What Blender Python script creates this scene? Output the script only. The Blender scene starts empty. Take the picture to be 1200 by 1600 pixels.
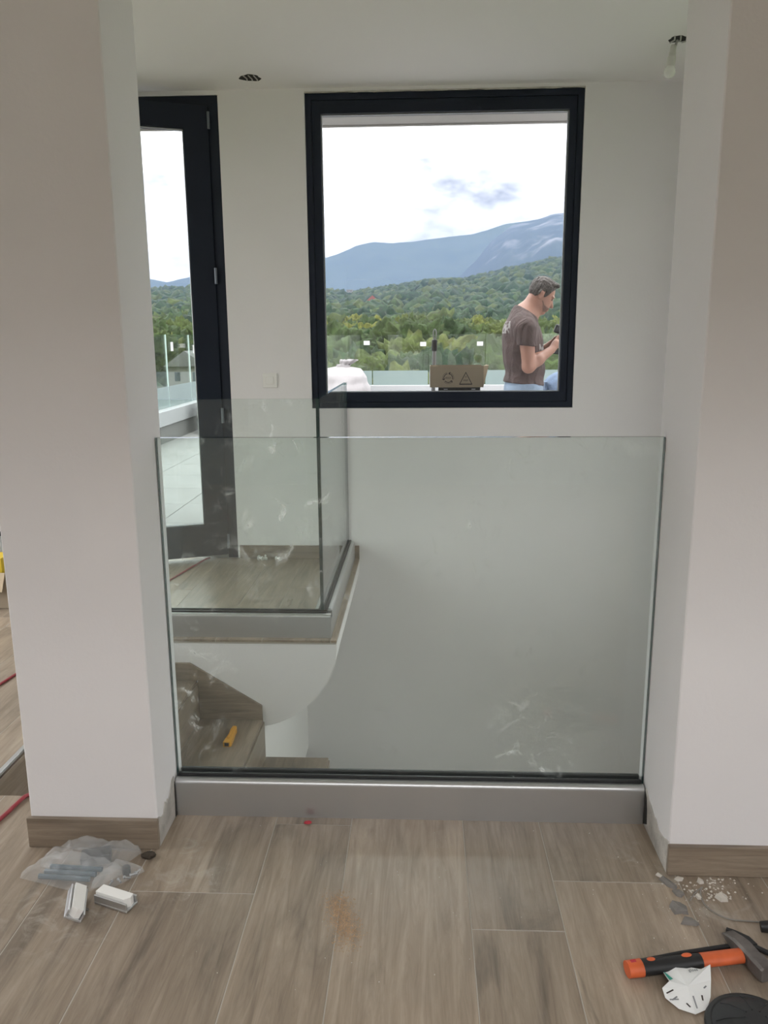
import bpy, bmesh, math, random
import numpy as np
from mathutils import Vector, Matrix, noise as mnoise

random.seed(7)
rng = np.random.default_rng(7)
SC = bpy.context.scene
COL = SC.collection
PI = math.pi

# ------------------------------------------------------------------ camera
F_PX, PITCH, YAW, ROLL, EYE = 1267.2, math.radians(12.042), math.radians(2.643), math.radians(0.421), 1.35
fw = Vector((-math.sin(YAW) * math.cos(PITCH), math.cos(YAW) * math.cos(PITCH), -math.sin(PITCH)))
rt = Vector((math.cos(YAW), math.sin(YAW), 0))
up = rt.cross(fw)
r2 = math.cos(ROLL) * rt - math.sin(ROLL) * up
u2 = math.sin(ROLL) * rt + math.cos(ROLL) * up
cam_d = bpy.data.cameras.new('camera')
cam = bpy.data.objects.new('camera', cam_d)
COL.objects.link(cam)
cam.matrix_world = Matrix(((r2.x, u2.x, -fw.x, 0), (r2.y, u2.y, -fw.y, 0), (r2.z, u2.z, -fw.z, EYE), (0, 0, 0, 1)))
cam_d.sensor_fit = 'HORIZONTAL'
cam_d.sensor_width = 36.0
cam_d.lens = F_PX / 1200.0 * 36.0
cam_d.clip_start = 0.05
cam_d.clip_end = 20000
SC.camera = cam

# ------------------------------------------------------------------ sky
world = bpy.data.worlds.new('sky')
SC.world = world
world.use_nodes = True
wt = world.node_tree
wt.nodes.clear()


def nd(t, kind, **kw):
    n = t.nodes.new(kind)
    for k, v in kw.items():
        if k.startswith('i_'):
            key = k[2:].replace('_', ' ')
            n.inputs[int(key) if key.isdigit() else key].default_value = v
        else:
            setattr(n, k, v)
    return n


def mth(t, op, a, b=None, c=None, clamp=False):
    n = t.nodes.new('ShaderNodeMath')
    n.operation = op
    n.use_clamp = clamp
    for i, v in enumerate((a, b, c)):
        if v is None:
            continue
        if isinstance(v, (int, float)):
            n.inputs[i].default_value = v
        else:
            t.links.new(v, n.inputs[i])
    return n.outputs[0]


def ramp(t, fac, stops, interp='LINEAR'):
    n = t.nodes.new('ShaderNodeValToRGB')
    n.color_ramp.interpolation = interp
    el = n.color_ramp.elements
    while len(el) < len(stops):
        el.new(0.5)
    for e, (p, c) in zip(el, stops):
        e.position = p
        e.color = (c[0], c[1], c[2], 1) if not isinstance(c, (int, float)) else (c, c, c, 1)
    t.links.new(fac, n.inputs[0])
    return n.outputs[0]


def mixc(t, fac, a, b, mode='MIX'):
    n = t.nodes.new('ShaderNodeMix')
    n.data_type = 'RGBA'
    n.blend_type = mode
    for i, v in ((0, fac), (6, a), (7, b)):
        if isinstance(v, (int, float)):
            n.inputs[i].default_value = v
        elif isinstance(v, tuple):
            n.inputs[i].default_value = (v[0], v[1], v[2], 1)
        else:
            t.links.new(v, n.inputs[i])
    return n.outputs[2]


SKY_GAIN = 1.15
tc = nd(wt, 'ShaderNodeTexCoord')
sep = nd(wt, 'ShaderNodeSeparateXYZ')
wt.links.new(tc.outputs['Generated'], sep.inputs[0])
zc = mth(wt, 'MAXIMUM', sep.outputs['Z'], 0.0)
# overcast luminance: brighter towards the zenith
lum = mth(wt, 'MULTIPLY_ADD', zc, 2.0, 1.0)
mp = nd(wt, 'ShaderNodeMapping')
mp.inputs['Scale'].default_value = (5.5, 5.5, 13.0)
mp.inputs['Location'].default_value = (3.1, 0.4, 0.7)
wt.links.new(tc.outputs['Generated'], mp.inputs[0])
cn = nd(wt, 'ShaderNodeTexNoise', i_Scale=1.0, i_Detail=7.0, i_Roughness=0.58)
wt.links.new(mp.outputs[0], cn.inputs['Vector'])
cl = ramp(wt, cn.outputs['Fac'], [(0.0, 0.0), (0.42, 0.0), (0.64, 1.0), (1.0, 1.0)])
skyc = mixc(wt, mth(wt, 'MULTIPLY', cl, 0.9), (1.0, 1.0, 1.0), (0.11, 0.112, 0.12))
below = mth(wt, 'GREATER_THAN', sep.outputs['Z'], -0.01)
skyc2 = mixc(wt, below, (0.10, 0.12, 0.11), skyc)
bg = nd(wt, 'ShaderNodeBackground')
wt.links.new(skyc2, bg.inputs['Color'])
wt.links.new(mth(wt, 'MULTIPLY', lum, SKY_GAIN), bg.inputs['Strength'])
wo = nd(wt, 'ShaderNodeOutputWorld')
wt.links.new(bg.outputs[0], wo.inputs[0])


def portal(name, x0, x1, y, z0, z1, facing):
    l = bpy.data.lights.new(name, 'AREA')
    l.shape = 'RECTANGLE'
    l.size = x1 - x0
    l.size_y = z1 - z0
    l.cycles.is_portal = True
    o = bpy.data.objects.new(name, l)
    COL.objects.link(o)
    o.location = ((x0 + x1) / 2, y, (z0 + z1) / 2)
    # area lights shine along -Z
    o.rotation_euler = (PI / 2, 0, PI if facing < 0 else 0)
    o.rotation_euler = (PI / 2 if facing > 0 else -PI / 2, 0, 0)
    o['kind'] = 'helper'
    return o




def portal_x(name, x, w, facing):
    l = bpy.data.lights.new(name, 'AREA')
    l.shape = 'RECTANGLE'
    l.size = w[3] - w[2]
    l.size_y = w[1] - w[0]
    l.cycles.is_portal = True
    o = bpy.data.objects.new(name, l)
    COL.objects.link(o)
    o.location = (x, (w[0] + w[1]) / 2, (w[2] + w[3]) / 2)
    o.rotation_euler = (0, PI / 2 if facing < 0 else -PI / 2, 0)
    o['kind'] = 'helper'
    return o


REAR_Y = -3.3
REAR_L, REAR_R, REAR_S, REAR_H = -2.6, 2.6, 0.6, 2.0
portal('window_portal', -0.66, 0.91, 5.31, 0.94, 2.71, -1)
portal('door_portal', -2.15, -1.154, 5.31, 0.0, 2.7, -1)
# roof light and side windows out of view, added to brighten the interior
ADD_SKYL = (-1.7, 2.1, -2.9, -0.55)
ADD_SIDE_W = (2.25, 4.4, 0.15, 2.55)
ADD_NEAR_W = (-2.2, 0.5, 0.06, 1.9)
ADD_LOW_W = (2.25, 4.3, -2.5, -0.90)
ADD_CORR_W = (1.3, 4.6, 0.15, 2.55)
l_ = bpy.data.lights.new('added_skylight_portal', 'AREA')
l_.shape = 'RECTANGLE'
l_.size, l_.size_y = ADD_SKYL[1] - ADD_SKYL[0], ADD_SKYL[3] - ADD_SKYL[2]
l_.cycles.is_portal = True
o_ = bpy.data.objects.new('added_skylight_portal', l_)
COL.objects.link(o_)
o_.location = ((ADD_SKYL[0] + ADD_SKYL[1]) / 2, (ADD_SKYL[2] + ADD_SKYL[3]) / 2, 3.1)
o_['kind'] = 'helper'
portal_x('added_stair_portal', 2.07, ADD_SIDE_W, -1)
portal_x('added_lower_portal', 2.07, ADD_LOW_W, -1)
portal_x('added_near_portal', 3.27, ADD_NEAR_W, -1)
portal_x('added_corridor_portal', -3.37, ADD_CORR_W, 1)

vs = SC.view_settings
vs.view_transform = 'Standard'
vs.look = 'None'
vs.gamma = 1.0
vs.use_curve_mapping = False
vs.exposure = 1.85
SC.cycles.transparent_max_bounces = 40
SC.cycles.max_bounces = 14
SC.cycles.diffuse_bounces = 8
SC.cycles.sample_clamp_indirect = 6.0
SC.cycles.use_denoising = True

# ------------------------------------------------------------------ helpers


class MB:
    """collects faces, builds one mesh object"""

    def __init__(self):
        self.v, self.f, self.m = [], [], []

    def add(self, vs_, fs, mi=0):
        b = len(self.v)
        self.v += [tuple(p) for p in vs_]
        self.f += [tuple(i + b for i in q) for q in fs]
        self.m += [mi] * len(fs)
        return self

    def box(self, x0, x1, y0, y1, z0, z1, mi=0, ch=0.0):
        if ch <= 0:
            vv = [(x, y, z) for x in (x0, x1) for y in (y0, y1) for z in (z0, z1)]
            return self.add(vv, [(0, 1, 3, 2), (4, 6, 7, 5), (0, 4, 5, 1), (2, 3, 7, 6), (0, 2, 6, 4), (1, 5, 7, 3)], mi)
        bm = bmesh.new()
        bmesh.ops.create_cube(bm, size=1)
        for v in bm.verts:
            v.co = Vector(((x0 + x1) / 2 + v.co.x * (x1 - x0), (y0 + y1) / 2 + v.co.y * (y1 - y0), (z0 + z1) / 2 + v.co.z * (z1 - z0)))
        bmesh.ops.bevel(bm, geom=list(bm.edges), offset=ch, segments=1, affect='EDGES', clamp_overlap=True)
        bmesh.ops.recalc_face_normals(bm, faces=bm.faces)
        bm.verts.index_update()
        self.add([v.co[:] for v in bm.verts], [[v.index for v in f.verts] for f in bm.faces], mi)
        bm.free()
        return self

    def obox(self, c, size, rot, mi=0, ch=0.0):
        m = MB().box(-size[0] / 2, size[0] / 2, -size[1] / 2, size[1] / 2, -size[2] / 2, size[2] / 2, 0, ch)
        M = Matrix.Translation(c) @ rot.to_4x4()
        return self.add([M @ Vector(p) for p in m.v], m.f, mi)

    def prism(self, poly, a0, a1, axis, mi=0):
        """extrude a 2D polygon; axis 'x','y','z' is the extrusion direction"""
        def P(p, a):
            return {'x': (a, p[0], p[1]), 'y': (p[0], a, p[1]), 'z': (p[0], p[1], a)}[axis]
        n = len(poly)
        vv = [P(p, a0) for p in poly] + [P(p, a1) for p in poly]
        fs = [tuple(range(n)), tuple(range(2 * n - 1, n - 1, -1))]
        fs += [(i, i + n, (i + 1) % n + n, (i + 1) % n) for i in range(n)]
        return self.add(vv, fs, mi)

    def tube(self, path, r, n=10, mi=0, caps=True):
        path = [Vector(p) for p in path]
        rr = r if isinstance(r, (list, tuple)) else [r] * len(path)
        vv, fs = [], []
        ref = Vector((0, 0, 1))
        prev = None
        for i, p in enumerate(path):
            t = (path[min(i + 1, len(path) - 1)] - path[max(i - 1, 0)]).normalized()
            if prev is None:
                a = t.cross(ref)
                if a.length < 1e-3:
                    a = t.cross(Vector((1, 0, 0)))
            else:
                a = prev - t * prev.dot(t)
            a.normalize()
            prev = a
            b = t.cross(a)
            for k in range(n):
                q = p + (a * math.cos(2 * PI * k / n) + b * math.sin(2 * PI * k / n)) * rr[i]
                vv.append(q)
        for i in range(len(path) - 1):
            for k in range(n):
                fs.append((i * n + k, i * n + (k + 1) % n, (i + 1) * n + (k + 1) % n, (i + 1) * n + k))
        if caps:
            fs.append(tuple(range(n - 1, -1, -1)))
            fs.append(tuple((len(path) - 1) * n + k for k in range(n)))
        return self.add(vv, fs, mi)

    def lathe(self, prof, c, n=20, M=None, mi=0):
        """prof: (radius, height) from bottom to top, around z"""
        vv, fs = [], []
        for r, h in prof:
            for k in range(n):
                vv.append(Vector((r * math.cos(2 * PI * k / n), r * math.sin(2 * PI * k / n), h)))
        for i in range(len(prof) - 1):
            for k in range(n):
                fs.append((i * n + k, i * n + (k + 1) % n, (i + 1) * n + (k + 1) % n, (i + 1) * n + k))
        fs.append(tuple(range(n - 1, -1, -1)))
        fs.append(tuple((len(prof) - 1) * n + k for k in range(n)))
        X = Matrix.Translation(c) @ (M.to_4x4() if M is not None else Matrix.Identity(4))
        return self.add([X @ q for q in vv], fs, mi)

    def build(self, name, mats, parent=None, smooth=False, fix=True):
        me = bpy.data.meshes.new(name)
        me.from_pydata(self.v, [], self.f)
        if not isinstance(mats, (list, tuple)):
            mats = [mats]
        for m in mats:
            me.materials.append(m)
        if len(mats) > 1:
            me.polygons.foreach_set('material_index', self.m)
        if fix:
            bm = bmesh.new()
            bm.from_mesh(me)
            bmesh.ops.recalc_face_normals(bm, faces=bm.faces)
            bm.to_mesh(me)
            bm.free()
        if smooth:
            me.polygons.foreach_set('use_smooth', [True] * len(me.polygons))
            if smooth != 'all':
                try:
                    me.set_sharp_from_angle(angle=math.radians(35))
                except Exception:
                    pass
        o = bpy.data.objects.new(name, me)
        COL.objects.link(o)
        if parent is not None:
            o.parent = parent
            o.matrix_parent_inverse = Matrix.Translation(parent.location).inverted() if parent.type == 'EMPTY' else Matrix.Identity(4)
        return o


def tag(o, label, cat, group=None, kind=None):
    o['label'] = label
    o['category'] = cat
    if group:
        o['group'] = group
    if kind:
        o['kind'] = kind
    return o


def thing(name, label, cat, loc=(0, 0, 0), group=None, kind=None):
    o = bpy.data.objects.new(name, None)
    COL.objects.link(o)
    o.location = loc
    o.empty_display_size = 0.1
    return tag(o, label, cat, group, kind)


# ------------------------------------------------------------------ materials


def newmat(name):
    m = bpy.data.materials.new(name)
    m.use_nodes = True
    t = m.node_tree
    t.nodes.clear()
    out = t.nodes.new('ShaderNodeOutputMaterial')
    return m, t, out


def plain(name, c, rough=0.5, metal=0.0, bump=0.0, bscale=60.0, var=0.0, vscale=4.0, spec=0.5, aniso=None):
    m, t, out = newmat(name)
    b = nd(t, 'ShaderNodeBsdfPrincipled')
    b.inputs['Base Color'].default_value = (c[0], c[1], c[2], 1)
    b.inputs['Roughness'].default_value = rough
    b.inputs['Metallic'].default_value = metal
    b.inputs['Specular IOR Level'].default_value = spec
    co = nd(t, 'ShaderNodeTexCoord')
    if var > 0:
        n = nd(t, 'ShaderNodeTexNoise', i_Scale=vscale, i_Detail=5.0)
        t.links.new(co.outputs['Object'], n.inputs['Vector'])
        lo = tuple(x * (1 - var) for x in c)
        hi = tuple(min(1, x * (1 + var)) for x in c)
        t.links.new(ramp(t, n.outputs['Fac'], [(0.3, lo), (0.7, hi)]), b.inputs['Base Color'])
    if bump > 0:
        n2 = nd(t, 'ShaderNodeTexNoise', i_Scale=bscale, i_Detail=4.0)
        t.links.new(co.outputs['Object'], n2.inputs['Vector'])
        bp = nd(t, 'ShaderNodeBump', i_Strength=bump, i_Distance=0.01)
        t.links.new(n2.outputs['Fac'], bp.inputs['Height'])
        t.links.new(bp.outputs[0], b.inputs['Normal'])
    t.links.new(b.outputs[0], out.inputs[0])
    return m


def wood(name, axis, dust=True, tone=1.0):
    """wood-look ceramic plank, grain along one axis; every plank takes its own tone"""
    m, t, out = newmat(name)
    b = nd(t, 'ShaderNodeBsdfPrincipled')
    co = nd(t, 'ShaderNodeTexCoord')
    oi = nd(t, 'ShaderNodeObjectInfo')
    off = nd(t, 'ShaderNodeVectorMath', operation='SCALE')
    off.inputs[0].default_value = (37.0, 61.0, 23.0)
    t.links.new(oi.outputs['Random'], off.inputs['Scale'])
    add = nd(t, 'ShaderNodeVectorMath', operation='ADD')
    t.links.new(co.outputs['Object'], add.inputs[0])
    t.links.new(off.outputs[0], add.inputs[1])

    def nz(sc, detail=6.0, rough=0.6, dist=0.0):
        mpn = nd(t, 'ShaderNodeMapping')
        s = [sc[1]] * 3
        s[axis] = sc[0]
        mpn.inputs['Scale'].default_value = s
        t.links.new(add.outputs[0], mpn.inputs[0])
        n = nd(t, 'ShaderNodeTexNoise', i_Scale=1.0, i_Detail=detail, i_Roughness=rough, i_Distortion=dist)
        t.links.new(mpn.outputs[0], n.inputs['Vector'])
        return n.outputs['Fac']
    k = tone
    fine = ramp(t, nz((3.0, 42.0), 9.0, 0.72, 0.9), [(0.22, (0.180 * k, 0.135 * k, 0.098 * k)), (0.5, (0.300 * k, 0.238 * k, 0.178 * k)), (0.78, (0.420 * k, 0.345 * k, 0.268 * k))])
    broad = ramp(t, nz((1.6, 6.0), 5.0, 0.6, 1.6), [(0.28, 0.62), (0.45, 0.97), (0.7, 1.14)])
    c1 = mixc(t, 1.0, fine, broad, 'MULTIPLY')
    streak = ramp(t, nz((1.0, 12.0), 4.0, 0.55, 1.2), [(0.0, 0.45), (0.31, 0.55), (0.40, 1.0), (1.0, 1.0)])
    c2 = mixc(t, 0.7, c1, streak, 'MULTIPLY')
    tonev = nd(t, 'ShaderNodeMapRange')
    tonev.inputs['To Min'].default_value = 0.86
    tonev.inputs['To Max'].default_value = 1.12
    t.links.new(oi.outputs['Random'], tonev.inputs['Value'])
    c3 = mixc(t, 1.0, c2, tonev.outputs[0], 'MULTIPLY')
    rgh = mth(t, 'MULTIPLY_ADD', nz((3.0, 9.0), 4.0), 0.22, 0.22)
    if dust:
        dn = nd(t, 'ShaderNodeTexNoise', i_Scale=16.0, i_Detail=7.0, i_Roughness=0.68, i_Distortion=0.9)
        t.links.new(co.outputs['Object'], dn.inputs['Vector'])
        mask = None
        for (cx, cy, rad) in ((-0.60, 1.80, 0.15), (-0.62, 1.93, 0.10), (0.70, 1.79, 0.16), (-0.86, 1.68, 0.20), (0.61, 1.93, 0.13), (-0.18, 1.66, 0.05)):
            dv = nd(t, 'ShaderNodeVectorMath', operation='DISTANCE')
            t.links.new(co.outputs['Object'], dv.inputs[0])
            dv.inputs[1].default_value = (cx, cy, 0)
            g = mth(t, 'SUBTRACT', 1.0, mth(t, 'DIVIDE', dv.outputs['Value'], rad), clamp=True)
            mask = g if mask is None else mth(t, 'MAXIMUM', mask, g)
        dm = mth(t, 'MULTIPLY', mth(t, 'SUBTRACT', dn.outputs['Fac'], 0.50), 6.0, clamp=True)
        dm2 = mth(t, 'MULTIPLY', dm, mth(t, 'MULTIPLY', mask, 1.6, clamp=True))
        # a thin veil of dust over everything
        vn = nd(t, 'ShaderNodeTexNoise', i_Scale=3.2, i_Detail=6.0, i_Roughness=0.7)
        t.links.new(co.outputs['Object'], vn.inputs['Vector'])
        veil = mth(t, 'MULTIPLY', mth(t, 'SUBTRACT', vn.outputs['Fac'], 0.52), 1.1, clamp=True)
        fac = mth(t, 'MAXIMUM', mth(t, 'MULTIPLY', dm2, 0.5), mth(t, 'MULTIPLY', veil, 0.5), clamp=True)
        c3 = mixc(t, fac, c3, (0.46, 0.42, 0.36))
    t.links.new(c3, b.inputs['Base Color'])
    t.links.new(rgh, b.inputs['Roughness'])
    bp = nd(t, 'ShaderNodeBump', i_Strength=0.12, i_Distance=0.004)
    t.links.new(nz((3.0, 80.0), 5.0), bp.inputs['Height'])
    t.links.new(bp.outputs[0], b.inputs['Normal'])
    t.links.new(b.outputs[0], out.inputs[0])
    return m


def glass(name, tint, smudge=0.0, centre=None):
    """clear pane: Schlick reflection over tinted transmission, with dust smears"""
    m, t, out = newmat(name)
    lw = nd(t, 'ShaderNodeLayerWeight', i_Blend=0.5)
    sch = mth(t, 'MULTIPLY_ADD', mth(t, 'POWER', lw.outputs['Facing'], 5.0), 0.965, 0.035)
    tr = nd(t, 'ShaderNodeBsdfTransparent')
    tr.inputs[0].default_value = (tint[0], tint[1], tint[2], 1)
    gl = nd(t, 'ShaderNodeBsdfGlossy')
    gl.inputs['Roughness'].default_value = 0.0
    mx = nd(t, 'ShaderNodeMixShader')
    t.links.new(sch, mx.inputs[0])
    t.links.new(tr.outputs[0], mx.inputs[1])
    t.links.new(gl.outputs[0], mx.inputs[2])
    res = mx
    if smudge > 0:
        co = nd(t, 'ShaderNodeTexCoord')
        n1 = nd(t, 'ShaderNodeTexNoise', i_Scale=2.6, i_Detail=3.0)
        n2 = nd(t, 'ShaderNodeTexNoise', i_Scale=11.0, i_Detail=6.0, i_Distortion=1.6, i_Roughness=0.62)
        for n in (n1, n2):
            t.links.new(co.outputs['Object'], n.inputs['Vector'])
        a = mth(t, 'MULTIPLY', mth(t, 'SUBTRACT', n1.outputs['Fac'], 0.46), 4.0, clamp=True)
        bb = mth(t, 'MULTIPLY', mth(t, 'SUBTRACT', n2.outputs['Fac'], 0.57), 5.0, clamp=True)
        fac = mth(t, 'MULTIPLY_ADD', mth(t, 'MULTIPLY', a, bb), smudge, smudge * 0.025)
        df = nd(t, 'ShaderNodeBsdfDiffuse')
        df.inputs[0].default_value = (0.8, 0.82, 0.8, 1)
        tl_ = nd(t, 'ShaderNodeBsdfTranslucent')
        tl_.inputs[0].default_value = (0.8, 0.82, 0.8, 1)
        dd_ = nd(t, 'ShaderNodeAddShader')
        t.links.new(df.outputs[0], dd_.inputs[0])
        t.links.new(tl_.outputs[0], dd_.inputs[1])
        mx2 = nd(t, 'ShaderNodeMixShader')
        t.links.new(fac, mx2.inputs[0])
        t.links.new(mx.outputs[0], mx2.inputs[1])
        t.links.new(dd_.outputs[0], mx2.inputs[2])
        res = mx2
    t.links.new(res.outputs[0], out.inputs[0])
    return m


def film(name, c, fac, rough=0.4):
    m, t, out = newmat(name)
    tr = nd(t, 'ShaderNodeBsdfTransparent')
    b = nd(t, 'ShaderNodeBsdfPrincipled')
    b.inputs['Base Color'].default_value = (c[0], c[1], c[2], 1)
    b.inputs['Roughness'].default_value = rough
    mx = nd(t, 'ShaderNodeMixShader', i_0=fac)
    t.links.new(tr.outputs[0], mx.inputs[1])
    t.links.new(b.outputs[0], mx.inputs[2])
    t.links.new(mx.outputs[0], out.inputs[0])
    return m


def foliage(name, island, lo, mid, hi):
    m, t, out = newmat(name)
    b = nd(t, 'ShaderNodeBsdfPrincipled', i_Roughness=0.75)
    b.inputs['Specular IOR Level'].default_value = 0.15
    co = nd(t, 'ShaderNodeTexCoord')
    if island:
        rnd = nd(t, 'ShaderNodeNewGeometry').outputs['Random Per Island']
    else:
        rnd = nd(t, 'ShaderNodeObjectInfo').outputs['Random']
    base = ramp(t, rnd, [(0.0, lo), (0.55, mid), (1.0, hi)])
    gp = nd(t, 'ShaderNodeNewGeometry').outputs['Position']
    n = nd(t, 'ShaderNodeTexNoise', i_Scale=1.1 if not island else 0.35, i_Detail=8.0, i_Roughness=0.75)
    t.links.new(gp, n.inputs['Vector'])
    var = ramp(t, n.outputs['Fac'], [(0.3, 0.30), (0.5, 0.90), (0.72, 2.0)])
    t.links.new(mixc(t, 1.0, base, var, 'MULTIPLY'), b.inputs['Base Color'])
    bp = nd(t, 'ShaderNodeBump', i_Strength=0.8, i_Distance=0.3)
    t.links.new(n.outputs['Fac'], bp.inputs['Height'])
    t.links.new(bp.outputs[0], b.inputs['Normal'])
    t.links.new(b.outputs[0], out.inputs[0])
    return m


M_WALL = plain('wall_paint', (0.80, 0.782, 0.785), 0.85, bump=0.06, bscale=90, var=0.02, vscale=2.0, spec=0.2)
M_CEIL = plain('ceiling_paint', (0.82, 0.80, 0.80), 0.9, bump=0.03, bscale=70, spec=0.2)
M_DIMWALL = plain('darkened_unseen_wall', (0.30, 0.285, 0.27), 0.9, bump=0.05, bscale=60, var=0.1, vscale=1.5, spec=0.2)  # unseen near-room walls darkened to cut bounced light on the piers
M_PLASTER = plain('rough_plaster', (0.50, 0.475, 0.44), 0.95, bump=0.7, bscale=45, var=0.25, vscale=14, spec=0.1)
M_GROUT = plain('tile_grout', (0.46, 0.425, 0.375), 0.9, bump=0.2, bscale=200, spec=0.2)
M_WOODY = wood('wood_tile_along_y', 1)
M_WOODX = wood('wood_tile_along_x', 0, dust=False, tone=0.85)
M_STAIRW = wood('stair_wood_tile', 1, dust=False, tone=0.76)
M_ALU = plain('brushed_aluminium', (0.56, 0.565, 0.565), 0.36, metal=0.85, bump=0.02, bscale=300)
M_RUBBER = plain('black_rubber', (0.008, 0.009, 0.010), 0.45)
M_FRAME = plain('anthracite_frame', (0.009, 0.014, 0.027), 0.5, var=0.08, spec=0.3)
M_SEALMET = plain('glazing_spacer', (0.5, 0.52, 0.54), 0.3, metal=0.8)
M_HINGE = plain('hinge_metal', (0.16, 0.18, 0.21), 0.35, metal=0.7)
M_GLASS = glass('balustrade_glass', (0.925, 0.957, 0.940), smudge=0.5)
M_WGLASS = glass('window_glass', (0.98, 0.98, 0.98))
M_TGLASS = glass('terrace_glass', (0.95, 0.985, 0.97), smudge=0.06)
M_EDGE = plain('polished_glass_edge', (0.012, 0.045, 0.045), 0.06, spec=0.8)
M_EDGEL = plain('pale_glass_edge', (0.42, 0.52, 0.50), 0.08, spec=0.8)
M_FROST = film('frosted_film', (0.2, 0.256, 0.256), 0.62)
M_WHITE = plain('white_plastic', (0.82, 0.81, 0.78), 0.4)
M_TERR = plain('terrace_tile', (0.1501, 0.1481, 0.146), 0.6, var=0.14, vscale=2.2, bump=0.05)
M_KERB = plain('white_parapet_cap', (0.2589, 0.2664, 0.274), 0.5)
M_CONC = plain('grey_parapet', (0.087, 0.0896, 0.087), 0.85, var=0.12, vscale=3)
M_RENDER = plain('outside_render', (0.74, 0.73, 0.70), 0.9, bump=0.2, bscale=50)
M_SOFFIT = plain('soffit_panel', (0.435, 0.4133, 0.4002), 0.7)
M_DARK = plain('painted_shade_and_joint', (0.03, 0.028, 0.026), 0.9)  # hole and gap shade put into colour; also the parapet joints
M_CARD = plain('cardboard', (0.32, 0.26, 0.19), 0.85, var=0.06, vscale=6)
M_CARDL = plain('pale_cardboard', (0.50, 0.40, 0.28), 0.85)
M_INK = plain('dark_print', (0.05, 0.04, 0.035), 0.8)
M_BLACK = plain('black_plastic', (0.012, 0.012, 0.013), 0.5, bump=0.05, bscale=120)
M_BLACKR = plain('matt_black_rubber', (0.020, 0.021, 0.022), 0.6, bump=0.1, bscale=40)
M_ORANGE = plain('orange_plastic', (0.62, 0.12, 0.035), 0.5, var=0.12, vscale=30)
M_STEEL = plain('worn_steel', (0.17, 0.155, 0.145), 0.5, metal=0.6, bump=0.25, bscale=60, var=0.25, vscale=25)
M_YELLOW = plain('yellow_plastic', (0.62, 0.30, 0.02), 0.4)
M_YELLOWB = plain('yellow_carton', (0.60, 0.42, 0.02), 0.6)
M_RED = plain('red_cable_sheath', (0.30, 0.035, 0.045), 0.45)
M_REDBIT = plain('red_plastic', (0.50, 0.03, 0.05), 0.5)
M_GREYSH = plain('grey_mortar', (0.21, 0.195, 0.18), 0.95, bump=0.4, bscale=80, var=0.15, vscale=30)
M_PALESH = plain('pale_plaster', (0.62, 0.58, 0.52), 0.95, bump=0.3, bscale=90)
M_BROWN = plain('brown_lump', (0.055, 0.042, 0.03), 0.9, bump=0.6, bscale=60)
M_SAW = plain('sawdust', (0.50, 0.345, 0.215), 0.95, var=0.2, vscale=60)
M_PAPER = plain('wrapper_paper', (0.80, 0.81, 0.80), 0.45, bump=0.1, bscale=40)
M_GREEN = plain('green_print', (0.03, 0.33, 0.24), 0.5)
M_GREYINK = plain('grey_print', (0.25, 0.26, 0.27), 0.6)
M_STRING = plain('grey_wire', (0.26, 0.24, 0.215), 0.7)
M_BULB = plain('bulb_glass', (0.80, 0.79, 0.76), 0.12, spec=0.7)
M_BULBC = plain('bulb_collar', (0.66, 0.645, 0.61), 0.4)
M_WIRE = plain('grey_flex', (0.45, 0.44, 0.42), 0.5)
M_BAGW = plain('white_woven_sack', (0.2349, 0.2218, 0.2262), 0.6, bump=0.25, bscale=30)
M_STICK = plain('grey_metal_tube', (0.25, 0.25, 0.25), 0.4, metal=0.6)
M_PBAG = film('clear_polythene', (0.80, 0.82, 0.82), 0.22, 0.07)
M_BLUEROD = plain('blue_grey_plastic', (0.05, 0.095, 0.125), 0.4)
M_STICKER = plain('white_sticker', (0.40, 0.40, 0.40), 0.5)

# ------------------------------------------------------------------ setting: floors
CEIL = 2.73
PIER_BACK = 2.18
LAND_Y, LAND_X, BACK_Y = 3.498, -0.384, 4.927
NOSE_X = -1.353
ROOM_L, ROOM_R = -3.05, 2.95

b = MB()
b.box(ROOM_L, ROOM_R, REAR_Y, PIER_BACK, -0.24, -0.0010)
b.box(ROOM_L, NOSE_X, PIER_BACK, BACK_Y, -0.24, -0.0010)
b.box(NOSE_X, LAND_X - 0.002, LAND_Y + 0.002, BACK_Y, -0.02, -0.0010)
FLOOR = tag(b.build('floor', M_GROUT), 'worn wood-look plank floor around the stairwell, with landing', 'floor', kind='structure')

W1, W2, GAP = 0.3165, 0.2165, 0.0024
cols = []
x = -0.728
seams = [x]
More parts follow.
